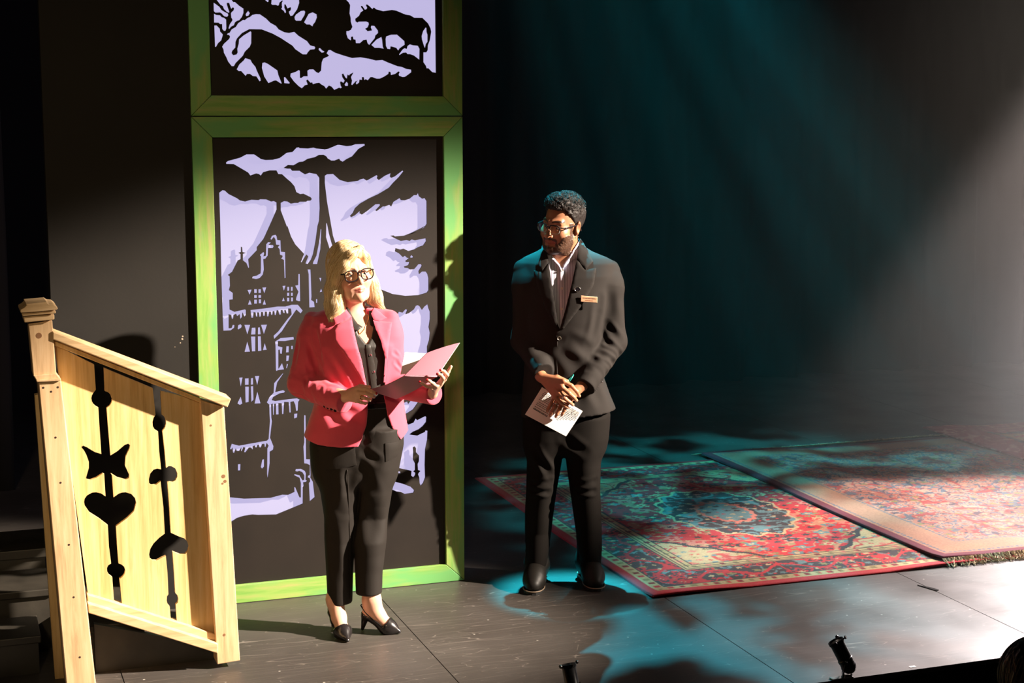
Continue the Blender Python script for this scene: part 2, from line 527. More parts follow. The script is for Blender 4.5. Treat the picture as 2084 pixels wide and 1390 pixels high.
drape_curtain('stage_curtain', 1.2, 11.8, 11.75, .0, 7, 'black velour curtain hanging in folds across the back of the stage', 11.0, 3)
drape_curtain('stage_curtain', -3.6, .34, 9.6, .0, 7, 'black velour leg curtain left of the black flat behind the stair', 12.0, 5)

# ------------------------------------------------------------------ cut-out pictures in green frames
YF, YB, YL = 7.0, 7.017, 7.044


def T(x0, y0, s, pts): return [(x0 + x / s, y0 + y / s) for x, y in pts]


U1 = lambda p: T(430, 0, 6.95, p)
U2 = lambda p: T(660, 0, 6.95, p)
L1 = lambda p: T(440, 280, 6.95, p)
L2 = lambda p: T(660, 280, 6.95, p)
L3 = lambda p: T(440, 460, 6.95, p)
L4 = lambda p: T(760, 460, 6.95, p)
L5 = lambda p: T(440, 640, 6.32, p)
L6 = lambda p: T(440, 840, 5.792, p)
L7 = lambda p: T(770, 600, 6.046, p)
L8 = lambda p: T(780, 790, 6.042, p)


def R4(x0, y0, x1, y1): return [(x0, y0), (x1, y0), (x1, y1), (x0, y1)]


upper = [
 U1([(35,35),(60,50),(120,95),(150,140),(190,165),(240,190),(245,215),(230,237),(190,232),(165,210),(150,190),(125,175),(60,178),(38,155)]),
 U1([(80,0),(130,65),(165,85),(180,125),(215,160),(245,180),(262,170),(240,110),(225,60),(225,40),(255,40),(270,90),(285,125),(310,100),(325,120),(315,150),(290,170),(280,190),(285,250),(300,270),(300,290),(265,340),(245,400),(260,408),(285,375),(325,355),(340,315),(370,292),(400,285),(440,235),(460,180),(460,120),(400,80),(350,35),(335,25),(320,30),(295,0),(270,-60),(180,-90),(90,-60)]),
 U1([(40,190),(75,210),(130,215),(150,240),(185,250),(215,275),(218,400),(205,435),(180,435),(158,410),(155,340),(125,340),(105,320),(42,318)]),
 U1([(45,360),(80,358),(125,405),(130,445),(168,485),(165,505),(145,570),(100,610),(70,665),(55,660)]),
 U1([(525,150),(550,185),(530,220),(495,228),(488,200)]),
 U1([(455,280),(475,285),(520,250),(550,240),(580,212),(640,198),(695,202),(780,260),(840,320),(920,365),(960,415),(1040,455),(1105,465),(1180,450),(1240,505),(1360,580),(1405,640),(1465,655),(1478,675),(1465,695),(1405,700),(1370,740),(1355,768),(1295,768),(1190,695),(1150,645),(1050,580),(990,540),(870,475),(715,415),(540,412),(440,465),(370,540),(348,590),(345,670),(300,720),(292,750),(315,780),(360,770),(375,740),(370,690),(390,620),(395,555),(460,500),(560,440),(572,455),(570,610),(550,660),(480,730),(450,790),(350,890),(325,935),(290,935),(240,870),(215,810),(180,745),(175,700),(155,660),(180,620),(255,550),(268,520),(255,495),(225,490),(235,470),(260,465),(290,415),(350,380),(380,330),(430,295)]),
 U1([(485,820),(560,845),(580,885),(630,945),(650,1000),(700,1105),(705,1140),(685,1150),(640,1080),(590,1075),(550,1045),(510,1045),(490,1075),(425,1005),(390,1005),(362,980),(400,910),(460,855)]),
 U1([(725,890),(760,882),(810,905),(940,995),(955,1060),(1003,1180),(985,1180),(920,1137),(890,1140),(850,1160),(810,1175),(750,1080),(718,960)]),
 U1([(1030,1095),(1050,1090),(1115,1170),(1110,1182),(1035,1175)]),
 U1([(765,0),(800,30),(815,20),(815,-30),(765,-30)]),
 U1([(855,0),(850,55),(865,68),(915,68),(945,80),(962,70),(970,35),(1005,5),(1015,10),(1000,40),(1000,80),(1005,100),(992,125),(1030,155),(1045,185),(1062,175),(1060,150),(1040,110),(1040,60),(1055,65),(1080,120),(1120,100),(1130,110),(1125,145),(1100,165),(1105,190),(1125,228),(1160,215),(1220,130),(1250,40),(1245,-30),(860,-30)]),
 U1([(1180,240),(1200,205),(1270,155),(1320,148),(1335,165),(1325,210),(1275,292),(1200,292),(1185,275)]),
 U1([(1315,315),(1380,195),(1440,173),(1495,200),(1500,245),(1475,310),(1450,340),(1435,375),(1395,345),(1350,345)]),
 U1([(1125,1040),(1200,1015),(1240,990),(1258,1000),(1260,1100),(1280,1100),(1310,1078),(1365,1078),(1362,1000),(1390,982),(1450,980),(1490,1018),(1520,1032),(1555,1000),(1565,880),(1585,830),(1655,797)])
 + U2([(70,785),(35,755),(60,710),(90,705),(160,745),(280,785),(400,820),(520,810),(640,830),(735,855),(830,848),(900,880),(1040,935),(1100,945),(1170,975),(1235,985),(1238,1020),(1200,1050),(1150,1085),(1110,1090),(1060,1070),(1055,1050),(1070,1020),(1055,1010),(1010,1045),(945,1062),(940,1020),(920,1012),(912,1045),(850,1085),(790,1112),(740,1112),(685,1090),(660,1090),(620,1137),(590,1120),(570,1135),(560,1090),(540,1090),(540,1130),(505,1125),(500,1165),(465,1195),(450,1185),(455,1160),(475,1140),(450,1150),(400,1205),(385,1195),(395,1140),(380,1090),(415,1025),(370,1050),(355,1070),(335,1055),(325,1115),(300,1095),(270,1040),(255,1050),(262,1090),(295,1140),(275,1175),(240,1150),(230,1165),(240,1215),(255,1235),(235,1250),(215,1240),(145,1272),(105,1225),(70,1210),(30,1255),(2,1217)])
 + U1([(1560,1195),(1530,1170),(1490,1175),(1440,1192),(1430,1165),(1405,1170),(1365,1125),(1350,1140),(1370,1195),(1330,1205),(1285,1250),(1235,1215),(1170,1150),(1120,1080)]),
 U1([(1525,680),(1545,680),(1580,715),(1605,725),(1600,738),(1565,745),(1522,705)]),
 U2([(290,1195),(320,1152),(342,1180),(340,1215),(300,1215)]),
 U2([(290,-60),(315,0),(345,30),(368,70),(360,190),(375,250),(378,310),(400,380),(380,420),(350,437),(315,440),(315,480),(335,540),(375,570),(385,565),(385,520),(408,515),(415,555),(445,560),(450,610),(510,610),(560,565),(600,558),(615,610),(640,638),(720,540),(730,500),(768,465),(765,430),(715,365),(670,362),(660,385),(678,430),(620,440),(585,405),(620,385),(638,340),(630,315),(600,303),(490,305),(475,318),(450,300),(445,265),(500,220),(520,175),(560,145),(525,95),(528,82),(545,90),(575,135),(600,130),(615,110),(597,75),(605,60),(640,85),(685,130),(705,105),(735,130),(835,158),(960,140),(1020,150),(1150,205),(1215,215),(1275,250),(1390,252),(1470,330),(1505,400),(1515,450),(1495,570),(1468,640),(1465,710),(1445,740),(1405,740),(1405,880),(1440,930),(1450,965),(1475,965),(1530,1020),(1585,1030),(1575,0),(1560,-400),(1200,-520),(700,-480),(420,-300)]),
 U2([(668,635),(740,560),(815,520),(825,560),(835,660),(850,690),(780,675),(715,675)]),
 U2([(878,515),(950,490),(1035,488),(1140,580),(1145,630),(1075,680),(1050,718),(1020,675),(945,655),(940,695),(895,690),(875,650),(870,550)]),
 U2([(1060,770),(1110,700),(1140,680),(1170,690),(1180,650),(1215,625),(1260,640),(1330,645),(1355,690),(1352,848),(1270,785),(1215,765),(1180,765),(1160,742),(1120,745),(1070,778)]),
 U2([(1440,385),(1452,395),(1455,450),(1468,490),(1468,590),(1445,620),(1432,675),(1420,670),(1385,560),(1380,510),(1400,440)]),
 [(450,-60),(470,-90),(560,-80),(600,-40),(560,-30),(500,-35)],
]
lower = [
 # the sky between the two spires with the cloud above
 L1([(145,372),(250,375),(345,430),(455,495),(485,538),(570,508),(605,515),(635,540),(670,490),(760,465),(855,465),(880,515),(935,520),(1000,580),(1060,630),(1110,690),(1135,770),(1190,800),(1240,795),(1340,845),(1355,870),(1335,893),(1290,895),(1275,908),(1185,908),(1160,925),(1110,925),(1060,935),(1010,905),(960,900),(915,925),(915,1030),(1010,1280)])
 + L3([(1010,0),(1060,150),(1120,260),(1245,395),(1200,510),(1215,515),(1280,405),(1305,430),(1265,530),(1300,540),(1345,480),(1375,400),(1410,220),(1440,0)])
 + L1([(1460,1180),(1470,1000),(1465,850),(1465,570),(1425,518),(1380,510),(1320,498),(1260,520),(1210,490),(1185,470),(1080,470),(1055,440),(1010,440),(960,430),(1020,388),(1100,392),(1180,345),(1235,340),(1300,300),(1400,278),(1460,245),(1520,243),(1560,265),(1580,295),(1630,325)])
 + L2([(150,325),(215,300),(225,320),(265,343),(320,305),(400,265),(490,160),(580,110),(575,90),(440,95),(385,115),(320,122),(220,103),(190,103),(60,158),(5,168)])
 + L1([(1530,165),(1420,155),(1380,142),(1300,155),(1185,150),(1175,138),(1140,142),(1080,205),(1000,215),(900,290),(800,315),(700,318),(640,305),(560,250),(540,238),(430,238),(340,285),(220,318),(170,330),(140,355)]),
 L1([(45,780),(90,745),(125,750),(180,800),(300,860),(340,890),(410,905),(500,880),(600,885),(625,873),(710,875),(780,905),(820,898),(858,920),(860,1020),(790,1180),(700,1380)])
 + L3([(765,0),(670,190),(580,300),(580,345),(460,470),(460,490),(470,585),(460,600),(430,525),(380,485),(380,395),(420,380),(375,370),(370,300),(355,295),(355,370),(320,380),(350,400),(350,470),(310,490),(230,650),(170,695),(195,715),(200,850),(185,910),(240,950),(240,1040),(190,1045),(195,1185),(260,1215),(410,1180),(425,1195),(425,1260),(405,1288),(375,1225),(370,1290),(345,1320),(335,1250),(300,1280),(285,1245),(250,1260),(245,1310),(225,1320),(215,1260),(180,1250),(183,1370)])
 + L5([(165,20),(165,180),(200,175),(215,135),(240,140),(235,175),(190,208),(95,212),(85,10)]) + L3([(75,700),(60,20)]),
 L5([(285,140),(315,125),(335,150),(325,175),(285,198),(278,180)]),
 L2([(10,540),(40,520),(130,515),(225,600),(335,632),(480,612),(510,592),(560,580),(605,608),(745,530),(760,545),(750,575),(775,600),(860,540),(945,502),(935,550),(950,570),(1000,550),(1110,465),(1125,478),(1060,560),(980,640),(920,710),(770,800),(640,860),(510,935),(440,1000),(410,1065),(370,1110),(385,1125),(435,1100),(510,1035),(505,1070),(535,1090),(620,1030),(725,945),(790,940),(795,960),(730,1030),(745,1040),(830,975),(860,975),(925,950),(950,975),(980,910),(1070,855),(1090,885),(1140,888),(1210,865),(1270,815),(1310,815),(1330,780),(1345,830),(1390,865),(1425,855),(1453,900),(1455,1220),(1420,1275),(1335,1330),(1180,1380)])
 + L4([(735,3),(640,80),(540,100),(440,138),(310,150),(290,135),(245,140),(310,175),(390,212),(470,200),(515,212),(545,190),(590,205),(650,190),(745,175),(750,215),(710,275),(640,300),(580,335),(500,355),(430,322),(390,335),(320,315),(312,360),(370,390),(420,440),(450,420),(480,450),(510,455),(460,495),(465,510),(515,508),(500,555),(440,575),(445,590),(490,595),(520,615),(580,610),(640,540),(680,540),(690,565),(645,640),(650,680),(690,645),(745,645),(770,680),(785,740),(785,910),(760,945),(640,980),(460,990),(280,965),(40,870)])
 + [(735, 590), (700, 545), (678, 480)] + L2([(40,900),(10,640)]),
 L4([(525,430),(540,410),(568,435),(560,450),(525,450)]),
 L3([(1480,45),(1495,50),(1480,330),(1435,540),(1370,540),(1375,510),(1420,420),(1460,220)]),
 L3([(1560,-46),(1575,-30),(1600,100),(1640,250),(1670,330),(1640,380),(1610,330),(1556,160)]),
 L3([(770,185),(790,140),(815,130),(845,125),(860,145),(870,200),(915,205),(922,365),(980,370),(988,735),(970,745),(960,480),(920,460),(940,440),(940,420),(905,405),(900,330),(875,300),(900,270),(850,265),(840,190),(820,155),(790,195)]),
 L3([(510,740),(520,715),(570,705),(630,670),(635,600),(635,430),(620,410),(670,368),(685,385),(675,430),(705,420),(710,260),(735,230),(780,235),(745,268),(810,270),(818,290),(805,315),(740,315),(735,420),(700,465),(672,470),(680,620),(665,690),(620,740),(570,752)]),
 L3([(445,905),(508,900),(478,978)]), L3([(655,872),(715,868),(685,960)]), L3([(450,1115),(480,1040),(508,1115)]), L3([(660,1115),(685,1035),(710,1115)]),
 L3(R4(540,895,580,950)), L3(R4(600,895,638,950)), L3(R4(540,978,580,1020)), L3(R4(600,978,640,1018)), L3(R4(540,1042,582,1100)), L3(R4(605,1038,640,1095)),
 L3([(940,848),(988,845),(962,925)]), L3([(932,1065),(958,1005),(975,1065)]),
 L3(R4(1008,862,1038,920)), L3(R4(1060,862,1088,920)), L3(R4(1005,945,1040,990)), L3(R4(1060,945,1090,990)), L3(R4(1005,1015,1040,1068)), L3(R4(1062,1012,1092,1068)),
 L3([(1165,680),(1188,680),(1195,1065),(1170,1065),(1130,1050),(1135,1015),(1165,930),(1120,845),(1162,835)]),
 L3([(1295,615),(1340,615),(1345,700),(1355,1000),(1350,1050),(1390,1075),(1400,1150),(1320,1155),(1310,680)]),
 L3(R4(1415,1035,1437,1090)), L3([(1460,735),(1495,735),(1485,800)]), L3([(1490,880),(1505,930),(1465,940)]),
 L3([(488,1190),(700,1165),(870,1140),(980,1140),(1070,1115),(1160,1115),(1230,1200),(1200,1240),(1140,1185),(1020,1360)])
 + L5([(850,220),(748,322),(740,275),(800,220),(920,60)])
 + L3([(1070,1250),(1060,1170),(1025,1170),(1025,1240),(1000,1240),(985,1190),(970,1195),(975,1235),(950,1230),(940,1190),(920,1195),(922,1255),(895,1255),(880,1195),(862,1195),(850,1262),(830,1262),(825,1205),(805,1210),(800,1260),(780,1260),(775,1215),(755,1215),(745,1280),(722,1282),(720,1215),(695,1215),(690,1275),(668,1275),(665,1220),(640,1220),(635,1285),(612,1285),(608,1225),(585,1225),(588,1285),(565,1280),(560,1225),(535,1220),(528,1300),(500,1300)]),
 L5([(365,135),(443,135),(405,265)]), L5([(578,135),(660,132),(618,260)]), L5([(367,485),(403,345),(440,482)]), L5([(602,462),(627,365),(655,458)]),
 L5([(460,172),(510,170),(510,260),(450,262)]), L5([(540,170),(565,165),(578,258),(538,260)]), L5([(450,285),(508,285),(508,478),(462,478)]), L5([(538,282),(578,282),(587,470),(540,475)]),
 L5([(298,815),(345,812),(320,940)]), L5([(500,795),(560,792),(532,920)]), L5([(275,1145),(318,1055),(342,1150),(310,1168)]), L5([(495,1150),(532,988),(575,1148)]),
 L5([(372,825),(422,822),(422,908),(372,910)]), L5([(450,822),(478,818),(480,905),(448,908)]), L5([(375,930),(425,930),(422,1130),(380,1138)]), L5([(448,925),(480,922),(485,1100),(455,1132)]),
 L5([(760,350),(830,305),(1000,290),(1005,325),(890,345),(800,345),(800,410),(858,425),(855,455),(850,510),(825,505),(820,455),(805,460),(805,700),(850,625),(878,710),(800,720),(780,732),(770,715),(765,400)]),
 L5([(905,410),(940,410),(938,490),(900,492)]), L5([(905,530),(945,530),(935,600),(903,605)]), L5([(912,635),(930,645),(915,697),(902,690)]), L5(R4(968,405,990,450)),
 L5([(655,1130),(690,1060),(740,1010),(748,885),(860,758),(868,765),(790,880),(765,1000),(860,975),(890,990),(880,1010),(820,1020),(740,1065),(720,1105),(760,1115),(940,1090),(1040,1080),(1080,1100),(1060,1130),(1055,1240),(1030,1245),(1020,1165),(1000,1120),(960,1130),(965,1265),(945,1265),(935,1130),(880,1130),(870,1285),(850,1285),(845,1145),(805,1145),(808,1290),(772,1290),(770,1150),(752,1155),(748,1295),(735,1295),(730,1150),(712,1160),(715,1330),(722,1372)])
 + L6([(655,50),(665,80),(640,300),(660,350),(680,400),(675,440),(635,465),(635,600),(610,785),(602,720),(605,420),(620,390),(600,360),(585,410),(575,405),(570,370),(545,375),(530,415),(510,410),(505,380),(490,385),(480,415),(462,410),(460,390),(435,400),(435,440),(415,415),(390,415),(350,470),(330,468),(345,415),(325,410),(305,458),(295,455),(300,415),(275,455),(245,455),(235,425),(215,480),(200,470),(195,415),(180,440),(165,425),(185,368),(270,390),(600,330),(620,310),(635,100),(630,10)])
 + L5([(685,1160),(660,1140)]),
 L5([(1005,1280),(1050,1275),(1045,1330),(1005,1342)]),
 L6([(258,610),(290,607),(288,685),(258,685)]), L6([(545,555),(568,548),(568,640),(545,665),(528,640)]),
 L6([(1040,30),(1058,35),(1060,150),(1065,550),(1110,550),(1118,740),(1115,770),(1145,820),(1165,1000),(1105,1050),(1095,830),(1110,810),(1105,775),(1080,765),(1085,745),(1105,735),(1105,620),(1075,605),(1040,600),(1030,400),(1040,350),(1038,100)]),
 L6([(935,690),(940,665),(1000,662),(1050,690),(1062,720),(1058,795),(1075,800),(1065,820),(1030,825),(1035,870),(1025,885),(1025,1075),(990,1090),(820,1160),(710,1205),(500,1210),(430,1205),(330,1220),(250,1245),(180,1290),(110,1290),(60,1000),(160,998),(330,1015),(640,1005),(780,968),(850,970),(925,935),(922,880),(935,880),(985,1000),(1000,1000),(1000,830),(985,770),(920,738),(925,725),(985,740),(1020,800),(1040,790),(1040,740),(1020,705),(985,690),(960,698)]),
 L6([(1120,350),(1130,370),(1128,450),(1112,440)]),
 L7([(235,250),(255,210),(300,220),(335,180),(362,185),(340,240),(380,225),(440,180),(465,135),(490,128),(515,145),(540,185),(570,145),(610,115),(622,165),(640,210),(640,300),(625,400),(640,470),(630,560),(605,640),(605,715)]) + [(868, 770), (820, 790), (795, 760), (792, 665)],
 L8([(200,160),(235,150),(245,185),(300,165),(310,195),(345,150),(435,155),(430,180),(370,265),(300,310),(245,335),(150,330),(150,200)]),
 L8([(285,440),(300,430),(310,450),(375,425),(400,375),(420,395),(520,345),(535,360),(530,420),(490,470),(440,510),(370,540),(330,572),(420,585),(470,560),(515,540),(520,522),(550,525),(545,640),(520,760),(515,950),(520,1100),(495,1170),(465,1205),(450,1170),(445,1100),(430,1060),(440,1040),(460,1020),(430,1010),(425,935),(440,900),(442,830),(405,790),(405,740),(390,720),(370,735),(375,790),(370,880),(395,930),(395,1010),(375,1030),(400,1045),(395,1075),(375,1100),(345,1075),(350,1020),(190,985),(150,900),(200,600)]),
 L8([(145,1152),(250,1180),(340,1215),(385,1260),(375,1290),(270,1305),(220,1280),(170,1275),(110,1250),(90,1200)]),
 L8([(180,1020),(215,1030),(215,1050),(180,1050)]),
]


def cut_board(name, outer, holes, y, thick, m, parent):
    cu = bpy.data.curves.new(name, 'CURVE'); cu.dimensions = '2D'; cu.fill_mode = 'BOTH'; cu.extrude = thick / 2
    for pts in [outer] + holes:
        sp = cu.splines.new('POLY'); sp.points.add(len(pts) - 1); sp.use_cyclic_u = True
        for q, (x, z) in zip(sp.points, pts): q.co = (x, z, 0, 1)
    tmp = bpy.data.objects.new('tmp', cu); COL.objects.link(tmp)
    dg = bpy.context.evaluated_depsgraph_get(); dg.update()
    me = bpy.data.meshes.new_from_object(tmp.evaluated_get(dg))
    bpy.data.objects.remove(tmp)
    n = len(me.vertices); co = np.empty(n * 3, np.float32); me.vertices.foreach_get('co', co); co = co.reshape(-1, 3)
    out = np.stack([co[:, 0], y + thick / 2 - co[:, 2] , co[:, 1]], 1)
    me.vertices.foreach_set('co', out.ravel()); me.update()
    me.materials.clear(); me.materials.append(m); me.name = name
    o = bpy.data.objects.new(name, me); COL.objects.link(o); o.parent = parent
    return o


def plane_pts(poly, y): return [(p[0], p[2]) for p in (ony(a, b, y) for a, b in poly)]


X0, X1, IX0, IX1 = 1.043, 2.270, 1.131, 2.180


def frame(z0, z1, iz0, iz1):
    """four mitred boards"""
    o_ = [(X0, z0), (X1, z0), (X1, z1), (X0, z1)]; i_ = [(IX0, iz0), (IX1, iz0), (IX1, iz1), (IX0, iz1)]
    return [[o_[k], o_[(k + 1) % 4], i_[(k + 1) % 4], i_[k]] for k in range(4)]


def picture(label, z0, z1, iz0, iz1, holes):
    root = empty('picture_panel', ((X0 + X1) / 2, YF + .03, z0))
    rp = np.array(root.location)
    tag(root, label, 'picture panel', 'cut-out picture panels')
    for k, q in enumerate(frame(z0, z1, iz0, iz1)):
        c = np.array([sum(p[0] for p in q) / 4, 0, sum(p[1] for p in q) / 4])
        pts = []
        for (x, z) in q:   # hairline mitre joints
            d = c - np.array([x, 0, z]); d /= np.linalg.norm(d)
            pts.append(np.array([x, YF, z]) + d * .0009 - rp)
        mk('frame_board', *prism(pts, (0, .0199, 0)), M['green_h'] if k % 2 == 0 else M['green_v'], root, bevel=.002)
    hp = [[(x - rp[0], z - rp[2]) for x, z in plane_pts(h, YB)] for h in holes]
    a, b_, c, d = IX0 - .03 - rp[0], IX1 + .03 - rp[0], iz0 - .03 - rp[2], iz1 + .03 - rp[2]
    cut_board('cutout_board', [(a, c), (b_, c), (b_, d), (a, d)], hp, YB + .003 - rp[1], .008, M['board'], root)
    mk('backlit_screen', *box((IX0 - .035 - rp[0], YL - rp[1], iz0 - .035 - rp[2]), (IX1 + .03 - rp[0], YL + .02 - rp[1], iz1 + .035 - rp[2])), M['lightbox'], root)
    return root


picture('black cut-out picture of a spired village, standing on the floor in its green frame', .002, 2.184, .086, 2.095, lower)
picture('black cut-out picture of cattle on a slope, in the upper green frame', 2.188, 4.0, 2.275, 3.9, upper)

# ------------------------------------------------------------------ stair rail
RY = 6.2
rail = empty('stair_railing', (1.0, RY, 0))
tag(rail, 'pale wooden stair railing with heart-shaped cut-outs and a capped newel post', 'railing')
ro = np.array(rail.location)
K6 = lambda pts, y: [ony(x / 1.7596, 600 + y_ / 1.7596, y) - ro for x, y_ in pts]
K4 = lambda pts, y: [ony(20 + x / 6.95, 600 + y_ / 6.95, y) - ro for x, y_ in pts]
s1l = [(337,250),(343,340),(335,350),(329,360),(327,370),(329,382),(335,392),(343,400),(352,404),(356,470),(363,570),(340,563),(326,555),(312,546),(298,540),(290,545),(302,560),(310,575),(318,598),(318,620),(308,655),(311,662),(322,664),(345,655),(368,640),(373,642),(378,722),(362,711),(345,707),(330,708),(312,718),(303,730),(301,742),(304,757),(320,780),(355,802),(386,826),(390,900),(398,962),(388,968),(383,978),(384,993),(390,1003),(402,1012),(404,1040),(409,1105)]
s1r = [(372,262),(376,345),(386,348),(396,357),(402,375),(400,386),(393,397),(382,405),(388,480),(396,575),(420,560),(434,548),(447,537),(459,533),(466,538),(464,550),(450,580),(448,612),(463,645),(462,656),(450,662),(420,655),(398,641),(402,648),(407,725),(425,712),(437,708),(450,707),(470,713),(484,728),(488,745),(480,775),(455,800),(416,829),(420,900),(425,962),(436,966),(445,974),(449,987),(446,1000),(439,1010),(428,1018),(432,1050),(438,1118)]
s2l = [(547,335),(557,430),(550,440),(546,455),(547,470),(555,484),(566,490),(570,560),(577,625),(563,622),(550,626),(538,640),(533,660),(534,676),(541,682),(560,680),(575,668),(585,760),(590,855),(570,870),(550,890),(538,910),(534,930),(537,945),(545,951),(560,952),(580,941),(594,935),(600,1000),(603,1072),(598,1080),(597,1095),(600,1108),(608,1117),(612,1168)]
s2r = [(575,345),(580,430),(588,436),(594,447),(595,462),(591,476),(582,488),(590,560),(595,620),(604,613),(615,614),(628,622),(635,638),(635,652),(629,664),(618,670),(605,670),(600,672),(607,760),(612,852),(640,865),(660,872),(672,884),(677,903),(673,918),(664,928),(645,930),(618,920),(624,1000),(628,1068),(636,1076),(639,1090),(637,1102),(630,1109),(634,1178)]
YP = 6.205
mk('slat_panel', *prism(K6([(195,178)] + s1l + [(316,1076)], YP), (0, .018, 0)), M['stained'], rail)
mk('slat_panel', *prism(K6(s1r + s2l[::-1], YP), (0, .018, 0)), M['stained'], rail)
mk('slat_panel', *prism(K6([(720,378),(772,1240)] + s2r[::-1], YP), (0, .018, 0)), M['stained'], rail)
mk('handrail', *prism(K6([(188,130),(828,372),(815,404),(188,160)], 6.13), (0, .11, 0)), M['pine_rail'], rail, bevel=.004)
mk('rail_moulding', *prism(K6([(190,162),(720,372),(720,388),(190,180)], 6.175), (0, .05, 0)), M['stained'], rail, bevel=.003)
mk('end_post', *prism(K6([(718,378),(803,402),(860,1310),(778,1324)], 6.165), (0, .09, 0)), M['pine'], rail, bevel=.003)
mk('lower_rail', *prism(K6([(314,1104),(780,1250),(780,1285),(318,1140)], 6.15), (0, .10, 0)), M['pine_rail'], rail, bevel=.003)
mk('lower_rail_ledge', *prism(K6([(312,1072),(770,1215),(775,1248),(314,1102)], 6.18), (0, .055, 0)), M['pine_rail'], rail, bevel=.003)
NY = 6.13
nw = mk('newel_post', *prism(K6([(137,314),(219,309),(346,1412),(238,1412)], NY), (0, .12, 0)), M['pine'], rail, bevel=.004)
mk('newel_shaft', *prism(K4([(262,412),(600,362),(656,1112),(330,1142)], NY + .008), (0, .10, 0)), M['pine'], nw, bevel=.003)
mk('newel_trim', *join(prism(K4([(330,1140),(656,1110),(715,1185),(370,1205)], NY - .002), (0, .115, 0)), prism(K4([(370,1203),(720,1180),(727,1222),(378,1238)], NY - .012), (0, .14, 0))), M['pine'], nw, bevel=.003)
mk('newel_cap', *prism(K4([(225,130),(520,103),(552,130),(620,135),(665,168),(680,190),(668,212),(400,240),(152,256),(148,214),(200,185),(238,150)], NY - .035), (0, .17, 0)), M['pine_rail'], nw, bevel=.012, seg=3)
mk('cap_moulding', *prism(K4([(165,262),(650,226),(650,264),(180,304)], NY - .024), (0, .155, 0)), M['pine_rail'], nw, bevel=.003)
mk('cap_moulding', *prism(K4([(190,310),(630,280),(630,352),(206,394)], NY - .012), (0, .135, 0)), M['pine_rail'], nw, bevel=.003)
mk('backing_plank', *prism(K6([(124,360),(170,350),(300,1412),(200,1412)], NY + .14), (0, .04, 0)), M['stained'], rail)
for (x, y) in [(155,333),(183,347),(207,331),(199,511),(217,673),(247,895),(264,1083),(286,1298)]:
    p = K6([(x, y)], NY - .0005)[0]
    mk('nail_hole', *lathe([(0, 0), (.0042, 0), (.0042, .003)], 10, (0, 1, 0), p), M['hole'], nw)
for (x, y, s) in [(800,650,.011),(806,668,.009),(797,676,.006),(803,1218,.008),(755,468,.006)]:
    p = K6([(x, y)], 6.1645)[0]
    mk('knot', *lathe([(0, 0), (s * .7, 0), (s * .7, .003)], 12, (0, 1, 0), p), mat('knot_wood', (.22, .10, .04), .8) if 'knot_wood' not in bpy.data.materials else bpy.data.materials['knot_wood'], rail)
p = ony(79, 683, NY + .0075) - ro
mk('knot', *lathe([(0, 0), (.011, 0), (.011, .003)], 12, (0, 1, 0), p), bpy.data.materials['knot_wood'], nw)

# black stair unit behind the rail
st = empty('stair_unit', (.1, 6.7, 0))
tag(st, 'scuffed black stair steps behind the wooden railing', 'stairs')
so = np.array(st.location)
def sb(lo, hi): return box(np.array(lo) - so, np.array(hi) - so)
mk('landing', *sb((-1.0, 6.95, .31), (.40, 7.3, .35)), M['stair'], st, bevel=.004)
mk('riser', *sb((-1.0, 6.97, .0), (.36, 7.28, .31)), M['stair'], st)
mk('tread', *sb((-1.0, 6.62, .235), (.38, 6.955, .265)), M['stair'], st, bevel=.004)
mk('riser', *sb((-1.0, 6.64, .0), (.36, 6.95, .235)), M['stair'], st)
mk('tread', *sb((-1.0, 6.34, .13), (.30, 6.62, .16)), M['stair'], st, bevel=.004)
mk('riser', *sb((-1.0, 6.36, .0), (.29, 6.62, .13)), M['stair'], st)
mk('side_stringer', *prism([np.array(p) - so for p in [(.50, 6.29, .0), (1.0, 6.29, .0), (1.0, 6.29, .045), (.50, 6.29, .20)]], (0, .03, 0)), M['stair'], st)
mk('tread', *sb((.42, 6.33, .15), (.72, 7.0, .18)), M['stair'], st, bevel=.004)
mk('riser', *sb((.44, 6.34, .0), (.70, 6.98, .15)), M['stair'], st)

# ------------------------------------------------------------------ rugs
def mixc(a, b_, t): return a * (1 - t[:, None]) + np.array(b_) * t[:, None]


def st_(e0, e1, x): t = np.clip((x - e0) / (e1 - e0 + 1e-9), 0, 1); return t * t * (3 - 2 * t)


RED, DRED, CREAM, DARK, TEAL, OLIVE, PINK = (.44, .022, .03), (.20, .015, .02), (.44, .31, .17), (.035, .030, .035), (.10, .19, .20), (.20, .17, .07), (.50, .16, .12)


def vines(U, V, sc, wd, seed):
    P = np.stack([U * sc, V * sc, np.full_like(U, seed * 3.1)], 1)
    wp = np.stack([vnoise(P * .7, seed + 3), vnoise(P * .7, seed + 4), np.zeros_like(U)], 1) * 1.2
    n = vnoise(P + wp, seed)
    return 1 - st_(wd * .6, wd, np.abs(n - .5))


